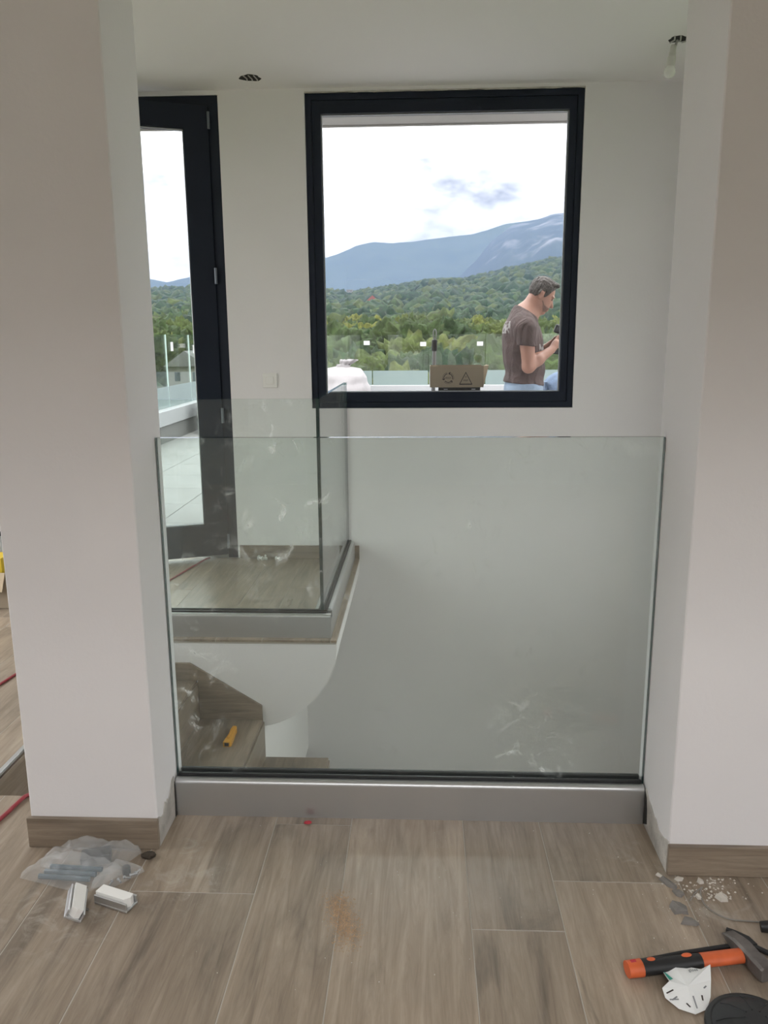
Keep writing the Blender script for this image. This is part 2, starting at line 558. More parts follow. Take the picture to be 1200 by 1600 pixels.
# columns to the east of -0.728 begin with a wide one
wseq = [W1, W2]
xe, k = x, 0
right = []
while xe < ROOM_R:
    w = wseq[k % 2]
    right.append((xe, xe + w))
    xe += w
    k += 1
xe, k = x, 0
left = []
while xe > ROOM_L:
    w = wseq[(k + 1) % 2]
    left.append((xe - w, xe))
    xe -= w
    k += 1
joint = {0: 1.762, 1: 2.061, 2: 1.02, 3: 1.657, 4: 1.838, -1: 2.45, -2: 1.25}
PLEN = 1.27
allc = [(-(i + 1), c) for i, c in enumerate(left)] + [(i, c) for i, c in enumerate(right)]
for ci, (xa, xb) in allc:
    j0 = joint.get(ci, 1.1 + 0.47 * ((ci * 7) % 5))
    n0 = math.floor((REAR_Y - j0) / PLEN) - 1
    for n in range(n0, n0 + 12):
        ya, yb = j0 + n * PLEN, j0 + (n + 1) * PLEN
        for (rx0, rx1, ry0, ry1) in ((ROOM_L, ROOM_R, REAR_Y, PIER_BACK), (ROOM_L, NOSE_X, PIER_BACK, BACK_Y), (NOSE_X, LAND_X, LAND_Y, BACK_Y)):
            # one plank may cross from one region to the next; each region cuts its own piece
            x0, x1 = max(xa + GAP / 2, rx0), min(xb - GAP / 2, rx1)
            y0, y1 = max(ya + GAP / 2, ry0), min(yb - GAP / 2, ry1)
            if x1 - x0 < 0.012 or y1 - y0 < 0.012:
                continue
            MB().box(x0, x1, y0, y1, -0.012, 0.0, ch=0.0009).build('plank', M_WOODY, FLOOR)

# ceiling with two ragged downlight holes
HOLES = [(-0.922, 4.722, 0.058), (1.216, 4.285, 0.046)]
cx0, cx1, cy0, cy1 = ROOM_L - 0.3, ROOM_R + 0.3, REAR_Y - 0.2, BACK_Y + 0.36
b = MB()


def ring_with_square(bm_, c, r, s, z, n=24):
    """square plate of half size s with a round hole of radius r"""
    vv, fs = [], []
    for k in range(n):
        a = 2 * PI * k / n
        jr = r * (1 + 0.10 * math.sin(3 * a + c[0]) + 0.06 * math.sin(7 * a))
        vv.append((c[0] + jr * math.cos(a), c[1] + jr * math.sin(a), z))
        q = max(abs(math.cos(a)), abs(math.sin(a)))
        vv.append((c[0] + s * math.cos(a) / q, c[1] + s * math.sin(a) / q, z))
    for k in range(n):
        k2 = (k + 1) % n
        fs.append((2 * k, 2 * k + 1, 2 * k2 + 1, 2 * k2))
    bm_.add(vv, fs)


S = 0.12
ycuts = sorted([ADD_SKYL[3], cy1] + [h[1] + q * S for h in HOLES for q in (-1, 1)])
for ya, yb in zip(ycuts[:-1], ycuts[1:]):
    hit = [h for h in HOLES if h[1] - S - 1e-6 <= ya and yb <= h[1] + S + 1e-6]
    xs = sorted([cx0, cx1] + [h[0] + q * S for h in hit for q in (-1, 1)])
    for xa, xb in zip(xs[:-1], xs[1:]):
        if any(abs((xa + xb) / 2 - h[0]) < S for h in hit):
            continue
        b.add([(xa, ya, CEIL), (xb, ya, CEIL), (xb, yb, CEIL), (xa, yb, CEIL)], [(0, 1, 2, 3)])
for h in HOLES:
    ring_with_square(b, h, h[2], S, CEIL)
b.box(cx0, cx1, ADD_SKYL[3], cy1, CEIL + 0.16, CEIL + 0.34)
b.box(cx0, cx1, cy0, ADD_SKYL[2], CEIL, CEIL + 0.34)
b.box(cx0, ADD_SKYL[0], ADD_SKYL[2], ADD_SKYL[3], CEIL, CEIL + 0.34)
b.box(ADD_SKYL[1], cx1, ADD_SKYL[2], ADD_SKYL[3], CEIL, CEIL + 0.34)
b.box(ADD_SKYL[0], ADD_SKYL[1], ADD_SKYL[3], ADD_SKYL[3] + 0.02, CEIL, CEIL + 0.2)
CEILING = tag(b.build('ceiling', M_CEIL, fix=False), 'smooth off-white plaster ceiling with two open downlight holes', 'ceiling', kind='structure')
tag(MB().box(ROOM_L, ROOM_R, 0.25, 0.5, 2.02, CEIL - 0.001).build('added_beam', M_WALL), 'unseen beam across the near room ceiling', 'added_beam', kind='structure')  # added out of view to shade the upper pier fronts
skl = thing('added_window_4', 'added unseen roof light brightening the near room', 'window', (0.4, -0.65, CEIL + 0.3), kind='structure')  # roof opening added out of view for more daylight
for k in range(2):
    xa = ADD_SKYL[0] + (ADD_SKYL[1] - ADD_SKYL[0]) * k / 2
    xb = ADD_SKYL[0] + (ADD_SKYL[1] - ADD_SKYL[0]) * (k + 1) / 2
    q = MB()
    q.box(xa, xb, ADD_SKYL[2], ADD_SKYL[2] + 0.04, CEIL + 0.28, CEIL + 0.33).box(xa, xb, ADD_SKYL[3] - 0.04, ADD_SKYL[3], CEIL + 0.28, CEIL + 0.33)
    q.box(xa, xa + 0.04, ADD_SKYL[2] + 0.04, ADD_SKYL[3] - 0.04, CEIL + 0.28, CEIL + 0.33).box(xb - 0.04, xb, ADD_SKYL[2] + 0.04, ADD_SKYL[3] - 0.04, CEIL + 0.28, CEIL + 0.33)
    q.build('window_frame', M_FRAME, skl)
    MB().box(xa + 0.04, xb - 0.04, ADD_SKYL[2] + 0.04, ADD_SKYL[3] - 0.04, CEIL + 0.30, CEIL + 0.315).build('pane', M_WGLASS, skl)
for hi, h in enumerate(HOLES):
    MB().lathe([(h[2] * 1.35, CEIL + 0.0015), (h[2] * 1.35, CEIL + 0.1)], (h[0], h[1], 0), 20).build('recess_shade', M_DARK, CEILING)  # dark plug paints the shade inside the open hole
    # loose wires inside the hole
    for k in range(3):
        xo = -0.03 + 0.028 * k
        MB().tube([(h[0] + xo, h[1] - 0.045, CEIL - 0.001), (h[0] + xo + 0.012, h[1], CEIL - 0.004 - 0.003 * k), (h[0] + xo + 0.004, h[1] + 0.045, CEIL - 0.0005)], 0.0035, 6).build('wire', M_WIRE, CEILING, smooth=True)

# ------------------------------------------------------------------ setting: walls
WIN = (-0.660, 0.907, 0.940, 2.712)
DOOR = (-2.16, -1.154, 0.0, 2.706)
WALL_T = 0.36
LOW = -2.75
b = MB()
ya, yb = BACK_Y, BACK_Y + WALL_T
b.box(ROOM_L - 0.3, DOOR[0], ya, yb, LOW, CEIL + 0.2)
b.box(DOOR[0], DOOR[1], ya, yb, LOW, -0.002)
b.box(DOOR[0], DOOR[1], ya, yb, DOOR[3], CEIL + 0.2)
b.box(DOOR[1], WIN[0], ya, yb, LOW, CEIL + 0.2)
b.box(WIN[0], WIN[1], ya, yb, LOW, WIN[2])
b.box(WIN[0], WIN[1], ya, yb, WIN[3], CEIL + 0.2)
b.box(WIN[1], ROOM_R + 0.3, ya, yb, LOW, CEIL + 0.2)
WALL_BACK = tag(b.build('wall_back', M_WALL), 'off-white wall with the picture window and glazed door', 'wall', kind='structure')
# ragged plaster bead above the window frame
b = MB()
pts = []
random.seed(3)
for k in range(41):
    xx = WIN[0] + (WIN[1] - WIN[0]) * k / 40
    pts.append((xx, WIN[3] - 0.004 - 0.006 * random.random()))
poly = pts + [(WIN[1], WIN[3] + 0.0), (WIN[0], WIN[3] + 0.0)]
b.prism(poly, BACK_Y - 0.003, BACK_Y + 0.004, 'y')
b.build('plaster_bead', M_PLASTER, WALL_BACK)
# skirting tiles of the landing along the back wall
for (xa, xb) in ((-1.140, -0.50), (-0.497, LAND_X)):
    MB().box(xa, xb, BACK_Y - 0.011, BACK_Y - 0.0005, 0.001, 0.083, ch=0.001).build('skirting_tile', M_WOODX, WALL_BACK)



def wall_x_window(name, x0, x1, y0, y1, w, label, wname, wlabel, second=None, wm=None):
    b_ = MB()
    b_.box(x0, x1, y0, w[0], LOW, CEIL + 0.2)
    b_.box(x0, x1, w[1], y1, LOW, CEIL + 0.2)
    if second:
        v_ = second[0]
        b_.v, b_.f, b_.m = [], [], []
        ys = sorted((y0, w[0], v_[0], w[1], v_[1], y1))
        for ya_, yb_ in zip(ys[:-1], ys[1:]):
            cuts = [LOW]
            for q_ in sorted((w, v_), key=lambda p: p[2]):
                if q_[0] - 1e-6 <= ya_ and yb_ <= q_[1] + 1e-6:
                    cuts += [q_[2], q_[3]]
            cuts.append(CEIL + 0.2)
            for k_ in range(0, len(cuts), 2):
                b_.box(x0, x1, ya_, yb_, cuts[k_], cuts[k_ + 1])
    else:
        b_.box(x0, x1, w[0], w[1], LOW, w[2])
        b_.box(x0, x1, w[0], w[1], w[3], CEIL + 0.2)
    tag(b_.build(name, wm or M_WALL), label, 'wall', kind='structure')
    win_x(x0, x1, w, wname, wlabel)
    if second:
        win_x(x0, x1, second[0], second[1], second[2])


def win_x(x0, x1, w, wname, wlabel):
    xm = (x0 + x1) / 2
    r_ = thing(wname, wlabel, 'window', (xm, (w[0] + w[1]) / 2, w[2]), kind='structure')
    ym = (w[0] + w[1]) / 2
    for (a, c) in ((w[0], ym), (ym, w[1])):
        f_ = 0.055
        q_ = MB()
        q_.box(xm - 0.035, xm + 0.035, a, a + f_, w[2], w[3])
        q_.box(xm - 0.035, xm + 0.035, c - f_, c, w[2], w[3])
        q_.box(xm - 0.035, xm + 0.035, a + f_, c - f_, w[2], w[2] + f_)
        q_.box(xm - 0.035, xm + 0.035, a + f_, c - f_, w[3] - f_, w[3])
        q_.build('window_frame', M_FRAME, r_)
        MB().box(xm - 0.008, xm + 0.008, a + f_, c - f_, w[2] + f_, w[3] - f_).build('pane', M_WGLASS, r_)


wall_x_window('wall_left', ROOM_L - 0.3, ROOM_L, REAR_Y, BACK_Y, ADD_CORR_W, 'off-white corridor wall behind the cardboard box', 'added_window_2', 'added unseen corridor window brightening the stairwell')  # corridor window added out of view to lift the stairwell light
wall_x_window('wall_right', ROOM_R, ROOM_R + 0.3, REAR_Y, PIER_BACK, ADD_NEAR_W, 'unseen side wall of the near room, darkened to cut bounce light', 'added_window_5', 'added unseen side window brightening the near room', wm=M_DIMWALL)  # window added for light; wall colour darkened to reduce bounce
wall_x_window('wall_stairwell', 1.75, 2.05, PIER_BACK, BACK_Y, ADD_SIDE_W, 'off-white stairwell end wall behind the pier', 'added_window_3', 'added unseen stair window brightening the stairwell', (ADD_LOW_W, 'added_window_6', 'added unseen lower window brightening the stairwell foot'))  # both stair windows added out of view to light the well


def pier(name, x0, x1, y0, y1, label, seed, reveal_x, sgn):
    o = MB().box(x0, x1, y0, y1, 0.0, CEIL, ch=0.003).build(name, M_WALL)
    tag(o, label, 'wall', kind='structure')
    return o


PL = pier('wall_left_pier', -1.06, -0.710, 1.945, PIER_BACK, 'narrow off-white pier holding one end of the glass balustrade', 1, -0.710, 1)
PR = pier('wall_right_pier', 0.636, ROOM_R, 1.882, PIER_BACK, 'wide off-white pier beside the hammer and plaster rubble', 2, 0.636, -1)
# skirting tiles on the pier fronts
MB().box(-1.066, -0.7065, 1.930, 1.9448, 0.001, 0.086, ch=0.001).build('skirting_tile', M_WOODX, PL)
for (xa, xb) in ((0.6335, 1.44), (1.443, 2.25), (2.253, 2.94)):
    MB().box(xa, xb, 1.868, 1.8818, 0.001, 0.083, ch=0.001).build('skirting_tile', M_WOODX, PR)
# broken plaster, bare patches low on both reveals
p1 = [(1.943, 0.001), (2.092, 0.001), (2.092, 0.125), (2.075, 0.122), (2.064, 0.108), (2.052, 0.096), (2.040, 0.088), (2.034, 0.070), (2.028, 0.094), (2.020, 0.085), (2.006, 0.098), (1.990, 0.070), (1.970, 0.073), (1.955, 0.084), (1.943, 0.088)]
MB().prism(p1, -0.7102, -0.7068, 'x').build('bare_plaster', M_PLASTER, PL)
p2 = [(1.880, 0.001), (2.092, 0.001), (2.092, 0.112), (2.080, 0.106), (2.062, 0.095), (2.045, 0.092), (2.025, 0.085), (2.008, 0.079), (1.99, 0.083), (1.965, 0.068), (1.94, 0.071), (1.918, 0.075), (1.900, 0.084), (1.880, 0.090)]
MB().prism(p2, 0.6325, 0.6362, 'x').build('bare_plaster', M_PLASTER, PR)
p3 = [(2.062, 0.02), (2.093, 0.002), (2.093, 0.104), (2.078, 0.092), (2.068, 0.06)]
MB().prism(p3, 0.6310, 0.6330, 'x').build('gap_shade', M_DARK, PR)  # dark strip on the surface stands in for shade in the gap
p4 = [(2.083, 0.002), (2.0935, 0.002), (2.0935, 0.108), (2.089, 0.10), (2.087, 0.05)]
MB().prism(p4, -0.7070, -0.7050, 'x').build('gap_shade', M_DARK, PL)  # gap shade painted as a dark strip on this reveal too

# rear wall behind the camera
b = MB()
ya, yb = REAR_Y - 0.3, REAR_Y
b.box(ROOM_L - 0.3, ROOM_R + 0.3, ya, yb, LOW, CEIL + 0.2)
tag(b.build('wall_rear', M_DIMWALL), 'unseen rear wall of the near room, darkened to cut bounce light', 'wall', kind='structure')  # wall colour darkened to reduce light bounced onto the piers
# lower storey
LZ = -2.72
tag(MB().box(ROOM_L - 0.3, ROOM_R + 0.3, REAR_Y - 0.3, BACK_Y, LOW - 0.2, LZ).build('floor_lower', M_GROUT), 'pale floor of the storey below, at the stair foot', 'floor', kind='structure')
# white apron wall under the landing, cut in a quarter curve
curve = [(LAND_X, -0.004), (-0.3845, -0.05), (-0.390, -0.10), (-0.403, -0.148), (-0.426, -0.198), (-0.458, -0.25), (-0.497, -0.299), (-0.548, -0.346), (-0.605, -0.386), (-0.66, -0.412), (-0.70, -0.425), (-0.742, -0.433)]
poly = [(NOSE_X, -0.021), (LAND_X, -0.021)] + curve[1:] + [(-0.742, -1.3), (NOSE_X, -1.3)]
WA = tag(MB().prism(poly, LAND_Y + 0.004, BACK_Y, 'y').build('wall_apron', M_WALL), 'white curved apron wall under the landing', 'wall', kind='structure')
tag(MB().box(NOSE_X - 0.1, NOSE_X - 0.005, PIER_BACK, LAND_Y, LOW, -0.24).build('wall_stair_head', M_WALL), 'off-white wall below the stair head', 'wall', kind='structure')
tag(MB().box(NOSE_X - 0.1, 1.75, PIER_BACK - 0.15, PIER_BACK - 0.0005, LOW, -0.24).build('wall_below_floor', M_WALL), 'off-white wall under the near floor edge', 'wall', kind='structure')

# ------------------------------------------------------------------ staircase
ST = thing('staircase', 'winding wood-tiled staircase descending beside the white apron wall', 'staircase', (NOSE_X, LAND_Y - 0.6, -0.2), kind='structure')
RISE, GO = 0.1945, 0.3045
SY0, SY1 = PIER_BACK + 0.002, LAND_Y + 0.002
for k in range(10):
    x0 = NOSE_X + GO * k
    z = -0.2005 - RISE * (k - 0) if k else -0.2005
    z = -0.2005 - 0.1940 * k
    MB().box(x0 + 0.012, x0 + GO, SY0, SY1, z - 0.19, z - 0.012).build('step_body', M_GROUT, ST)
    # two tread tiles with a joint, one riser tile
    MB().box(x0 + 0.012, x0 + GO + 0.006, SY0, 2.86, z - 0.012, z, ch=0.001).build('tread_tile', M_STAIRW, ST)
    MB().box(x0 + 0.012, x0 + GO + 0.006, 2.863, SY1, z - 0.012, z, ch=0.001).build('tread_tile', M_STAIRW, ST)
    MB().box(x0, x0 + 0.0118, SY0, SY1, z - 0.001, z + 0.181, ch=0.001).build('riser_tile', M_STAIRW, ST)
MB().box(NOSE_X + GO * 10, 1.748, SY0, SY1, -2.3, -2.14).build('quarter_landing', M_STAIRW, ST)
MB().box(NOSE_X - 0.004, NOSE_X + 0.012, SY0, LAND_Y - 0.001, -0.0105, 0.0012, ch=0.001).build('nosing_trim', M_ALU, ST)
# skirting tiles stepping down the apron wall
yS0, yS1 = LAND_Y - 0.009, LAND_Y + 0.0035
MB().prism([(-1.353, -0.1995), (-1.353, -0.116), (-1.07, -0.116), (-1.0355, -0.138), (-1.0355, -0.1995)], yS0, yS1, 'y').build('skirting_tile', M_WOODX, ST)
MB().prism([(-1.035, -0.2015), (-1.035, -0.1385), (-0.739, -0.325), (-0.739, -0.3935), (-1.035, -0.3935)], yS0, yS1, 'y').build('skirting_tile', M_WOODX, ST)

# ------------------------------------------------------------------ window
wx0, wx1, wz0, wz1 = WIN[0] + 0.002, WIN[1] - 0.002, WIN[2] + 0.002, WIN[3] - 0.008
gx0, gx1, gz0, gz1 = -0.573, 0.829, 1.036, 2.600
wy = BACK_Y + 0.008
w1 = thing('window_1', 'anthracite framed fixed picture window overlooking the wooded mountains', 'window', (0.12, wy, wz0), kind='structure')


def frame4(mb, x0, x1, z0, z1, ix0, ix1, iz0, iz1, y0, y1):
    for poly in ([(x0, z0), (x1, z0), (ix1, iz0), (ix0, iz0)], [(x0, z1), (x1, z1), (ix1, iz1), (ix0, iz1)],
                 [(x0, z0), (ix0, iz0), (ix0, iz1), (x0, z1)], [(x1, z0), (ix1, iz0), (ix1, iz1), (x1, z1)]):
        mb.prism(poly, y0, y1, 'y')
    return mb


mid = 0.034
frame4(MB(), wx0, wx1, wz0, wz1, wx0 + mid, wx1 - mid, wz0 + mid, wz1 - mid, wy, wy + 0.09).build('window_frame', M_FRAME, w1)
frame4(MB(), wx0 + mid + 0.002, wx1 - mid - 0.002, wz0 + mid + 0.002, wz1 - mid - 0.002, gx0, gx1, gz0, gz1, wy + 0.006, wy + 0.085).build('sash', M_FRAME, w1)
frame4(MB(), gx0, gx1, gz0, gz1, gx0 + 0.007, gx1 - 0.009, gz0 + 0.005, gz1 - 0.007, wy + 0.030, wy + 0.040).build('glazing_bead', M_SEALMET, w1)
MB().box(gx0 + 0.001, gx1 - 0.001, wy + 0.044, wy + 0.056, gz0 + 0.001, gz1 - 0.001).build('pane', M_WGLASS, w1)
MB().box(WIN[0], WIN[1], wy + 0.10, BACK_Y + WALL_T + 0.06, 0.941, 0.985, ch=0.003).build('window_sill', M_KERB, w1)

# ------------------------------------------------------------------ door, leaf open into the room
dz1 = DOOR[3]
d1 = thing('door_1', 'anthracite glazed terrace door standing ajar', 'door', (-1.6, BACK_Y, 0), kind='structure')
fy0, fy1 = BACK_Y + 0.004, BACK_Y + 0.08
fwd_ = 0.062
q = MB()
q.box(DOOR[1] - fwd_, DOOR[1] - 0.001, fy0, fy1, 0.002, dz1 - 0.002)
q.box(DOOR[0] + 0.001, DOOR[0] + fwd_, fy0, fy1, 0.002, dz1 - 0.002)
q.box(DOOR[0] + fwd_, DOOR[1] - fwd_, fy0, fy1, dz1 - fwd_, dz1 - 0.002)
q.build('door_frame', M_FRAME, d1)
MB().box(DOOR[0] + fwd_, DOOR[1] - fwd_, fy0 + 0.02, fy1 + 0.04, -0.001, 0.018).build('threshold', M_ALU, d1)
hx, hy = DOOR[1] - fwd_ + 0.004, BACK_Y - 0.008
ang = math.radians(22.0)
LEAF_W, lz0, lz1 = 0.875, 0.024, 2.648
leafM = Matrix.Translation((hx, hy, 0)) @ Matrix.Rotation(ang, 4, 'Z')


def leafbox(mb, u0, u1, v0, v1, z0, z1, mi=0):
    """u runs from the hinge to the free edge, v through the thickness (0 = room side)"""
    m = MB().box(-u1, -u0, v0, v1, z0, z1, ch=0.002)
    return mb.add([leafM @ Vector(p) for p in m.v], m.f, mi)


st_, top_, bot_ = 0.140, 0.130, 0.200
leaf = MB()
leafbox(leaf, 0.0, st_, 0, 0.07, lz0, lz1)
leafbox(leaf, LEAF_W - 0.13, LEAF_W, 0, 0.07, lz0, lz1)
leafbox(leaf, st_ - 0.004, LEAF_W - 0.126, 0, 0.07, lz0, lz0 + bot_)
leafbox(leaf, st_ - 0.004, LEAF_W - 0.126, 0, 0.07, lz1 - top_, lz1)
LEAF = leaf.build('leaf', M_FRAME, d1)
leafbox(MB(), st_, LEAF_W - 0.13, 0.028, 0.044, lz0 + bot_, lz1 - top_).build('pane', M_WGLASS, LEAF)
for (u0, u1, z0, z1) in ((st_, st_ + 0.006, lz0 + bot_, lz1 - top_), (LEAF_W - 0.136, LEAF_W - 0.13, lz0 + bot_, lz1 - top_), (st_, LEAF_W - 0.13, lz0 + bot_, lz0 + bot_ + 0.007), (st_, LEAF_W - 0.13, lz1 - top_ - 0.007, lz1 - top_)):
    leafbox(MB(), u0, u1, 0.012, 0.020, z0, z1).build('glazing_bead', M_SEALMET, LEAF)
hd = MB()
hc = leafM @ Vector((-LEAF_W + 0.06, -0.03, 1.05))
hd.tube([leafM @ Vector((-LEAF_W + 0.06, 0.0, 1.05)), hc, leafM @ Vector((-LEAF_W + 0.19, -0.035, 1.05))], 0.010, 8)
hd.build('handle', M_STEEL, LEAF, smooth=True)
for zc_ in (2.57, 1.72, 0.90, 0.11):
    MB().tube([(hx + 0.004, hy - 0.008, zc_ - 0.045), (hx + 0.004, hy - 0.008, zc_ + 0.045)], 0.0085, 10).build('hinge', M_HINGE, d1, smooth=True)

# ------------------------------------------------------------------ glass balustrades
GT = 1.096


def profile_poly(d, h):
    """base channel section: rounded shoulder, slot on top for the glass"""
    pts_ = [(0, 0)]
    r_ = 0.014
    for k in range(6):
        a = PI - (PI / 2) * k / 5
        pts_.append((r_ + r_ * math.cos(a), h - r_ + r_ * math.sin(a)))
    pts_ += [(d * 0.5 - 0.022, h), (d * 0.5 - 0.022, h - 0.03), (d * 0.5 + 0.022, h - 0.03), (d * 0.5 + 0.022, h)]
    for k in range(6):
        a = PI / 2 - (PI / 2) * k / 5
        pts_.append((d - r_ + r_ * math.cos(a), h - r_ + r_ * math.sin(a)))
    pts_ += [(d, 0)]
    return pts_


def pane_x(mb, x0, x1, yc, z0, z1, t=0.0088):
    """glass pane in an x-z plane; edges take the edge material"""
    vv = [(x, y, z) for x in (x0, x1) for y in (yc - t, yc + t) for z in (z0, z1)]
    mb.add(vv, [(0, 4, 5, 1), (2, 3, 7, 6)], 0)
    mb.add(vv, [(0, 1, 3, 2), (4, 6, 7, 5), (0, 2, 6, 4), (1, 5, 7, 3)], 1)
    return mb


def pane_y(mb, y0, y1, xc, z0, z1, t=0.0088):
    vv = [(x, y, z) for x in (xc - t, xc + t) for y in (y0, y1) for z in (z0, z1)]
    mb.add(vv, [(0, 1, 3, 2), (4, 6, 7, 5)], 0)
    mb.add(vv, [(0, 4, 5, 1), (2, 3, 7, 6), (0, 2, 6, 4), (1, 5, 7, 3)], 1)
    return mb


B1 = thing('glass_balustrade', 'frameless glass balustrade between the two piers on an aluminium base channel', 'balustrade', (-0.04, 2.137, 0))
PD, PH = 0.086, 0.113
NX0, NX1 = -0.7045, 0.6305
b = MB()
b.prism([(2.094 + p[0], p[1]) for p in profile_poly(PD, PH)], NX0, NX1, 'x')
b.build('base_channel', M_ALU, B1, smooth=True)
ngy = 2.094 + PD / 2
pane_x(MB(), -0.7085, 0.6345, ngy, 0.086, GT).build('glass_pane', [M_GLASS, M_EDGE], B1)
for y0, y1 in ((ngy - 0.0215, ngy - 0.009), (ngy + 0.009, ngy + 0.0215)):
    MB().box(NX0 + 0.002, NX1 - 0.002, y0, y1, 0.088, 0.122, ch=0.003).build('rubber_seal', M_RUBBER, B1)

B2 = thing('glass_balustrade', 'L-shaped frameless glass balustrade edging the far landing', 'balustrade', (-0.457, 3.571, 0))
LX0 = NOSE_X + 0.01
b = MB()
b.prism([(3.528 + p[0], p[1]) for p in profile_poly(PD, PH)], LX0, -0.412, 'x')
b.build('base_channel', M_ALU, B2, smooth=True)
b = MB()
b.prism([(-0.412 - PD + p[0], p[1]) for p in profile_poly(PD, PH)], 3.528 + PD, BACK_Y - 0.002, 'y')
b.build('base_channel', M_ALU, B2, smooth=True)
lgy, lgx = 3.528 + PD / 2, -0.412 - PD / 2
pane_x(MB(), LX0 + 0.004, lgx + 0.0085, lgy, 0.09, GT).build('glass_pane', [M_GLASS, M_EDGE], B2)
pane_y(MB(), lgy + 0.0100, BACK_Y - 0.0125, lgx, 0.09, GT).build('glass_pane', [M_GLASS, M_EDGE], B2)
for y0, y1 in ((lgy - 0.0215, lgy - 0.009), (lgy + 0.009, lgy + 0.0215)):
    MB().box(LX0 + 0.002, lgx + 0.0215, y0, y1, 0.09, 0.121, ch=0.003).build('rubber_seal', M_RUBBER, B2)
for x0, x1 in ((lgx - 0.0215, lgx - 0.009), (lgx + 0.009, lgx + 0.0215)):
    MB().box(x0, x1, lgy + 0.022, BACK_Y - 0.004, 0.09, 0.121, ch=0.003).build('rubber_seal', M_RUBBER, B2)

# ------------------------------------------------------------------ small fittings indoors
sw = thing('light_switch', 'square white light switch on the wall between door and window', 'switch', (-0.911, BACK_Y, 1.11))
MB().box(-0.955, -0.867, BACK_Y - 0.009, BACK_Y - 0.0002, 1.066, 1.154, ch=0.003).build('plate', M_WHITE, sw)
MB().box(-0.934, -0.888, BACK_Y - 0.014, BACK_Y - 0.009, 1.087, 1.133, ch=0.002).build('rocker', M_WHITE, sw)

hb = HOLES[1]
bx, by = 1.200, 4.305
bu = thing('light_bulb', 'unlit white bulb in a bare socket hanging from the ceiling hole', 'bulb', (bx, by, CEIL))
ax = Vector((-0.10, 0.0, -1.0)).normalized()
Rb = Vector((0, 0, 1)).rotation_difference(-ax).to_matrix()
tip = Vector((bx - 0.014, by, CEIL - 0.165))
MB().tube([(bx + 0.02, by - 0.01, CEIL + 0.05), (bx + 0.014, by - 0.004, CEIL - 0.004), (bx + 0.010, by, CEIL - 0.022)], 0.006, 8).build('flex', M_WIRE, bu, smooth=True)
MB().lathe([(0.017, 0.098), (0.0175, 0.112), (0.0145, 0.118), (0.0145, 0.140), (0.011, 0.147)], tip, 18, Rb).build('socket', M_BULBC, bu, smooth=True)
MB().lathe([(0.0195, 0.050), (0.0205, 0.062), (0.0205, 0.088), (0.018, 0.097)], tip, 18, Rb).build('collar', M_BULBC, bu, smooth=True)
MB().lathe([(0.004, 0.0), (0.014, 0.003), (0.023, 0.011), (0.0285, 0.024), (0.0275, 0.037), (0.0225, 0.048), (0.020, 0.052)], tip, 22, Rb).build('globe', M_BULB, bu, smooth=True)

# white fixings lying on the landing by the skirting
for (px_, py_, lab, s_) in ((-1.002, 4.865, 'pair of small white plastic fixings at the landing skirting, nearer the door', 1.0), (-0.892, 4.868, 'single small white plastic fixing at the landing skirting, nearer the balustrade', 0.85)):
    t_ = thing('plastic_fixing', lab, 'fixing', (px_, py_, 0), group='white fixings on the landing')
    Rx = Matrix.Rotation(PI / 2, 3, 'Y') @ Matrix.Rotation(0.5, 3, 'X')
    MB().lathe([(0.016 * s_, 0.0), (0.016 * s_, 0.005), (0.008 * s_, 0.007), (0.008 * s_, 0.026), (0.013 * s_, 0.028), (0.013 * s_, 0.033)], (px_ - 0.01, py_, 0.0165 * s_), 14, Rx).build('spool', M_WHITE, t_, smooth=True)
    if s_ == 1.0:
        MB().lathe([(0.012, 0.0), (0.012, 0.012), (0.006, 0.014), (0.006, 0.03)], (px_ + 0.03, py_ + 0.018, 0.0005), 12).build('plug', M_WHITE, t_, smooth=True)


def cable(name, pts_, r, m, label, cat, n=8):
    # Catmull-Rom through the points
    P = [Vector(p) for p in pts_]
    P = [P[0] * 2 - P[1]] + P + [P[-1] * 2 - P[-2]]
    path = []
    for i in range(1, len(P) - 2):
        for k in range(8):
            t_ = k / 8
            path.append(0.5 * ((2 * P[i]) + (-P[i - 1] + P[i + 1]) * t_ + (2 * P[i - 1] - 5 * P[i] + 4 * P[i + 1] - P[i + 2]) * t_ ** 2 + (-P[i - 1] + 3 * P[i] - 3 * P[i + 1] + P[i + 2]) * t_ ** 3))
    path.append(P[-2])
    return tag(MB().tube(path, r, n).build(name, m, smooth=True), label, cat)


cable('power_cable', [(-2.4, -0.9, 0.006), (-1.8, 0.3, 0.006), (-1.44, 1.2, 0.006), (-1.26, 1.75, 0.006), (-1.208, 2.047, 0.006), (-1.200, 2.115, 0.006), (-1.188, 2.172, 0.0065), (-1.183, 2.192, -0.02), (-1.182, 2.198, -0.12), (-1.18, 2.21, -0.186), (-1.2, 2.4, -0.1945), (-1.22, 2.8, -0.1945)], 0.006, M_RED, 'red power cable running over the stairwell edge beside the narrow pier', 'cable')
cable('power_cable', [(-2.7, -0.6, 0.005), (-2.35, 0.6, 0.005), (-1.95, 1.7, 0.005), (-1.75, 2.6, 0.005), (-1.62, 3.4, 0.005), (-1.475, 4.2, 0.005), (-1.438, 4.409, 0.005), (-1.394, 4.648, 0.005), (-1.35, 4.86, 0.005), (-1.33, 4.90, 0.0055)], 0.005, M_RED, 'thin red cable crossing the landing towards the glazed door', 'cable')

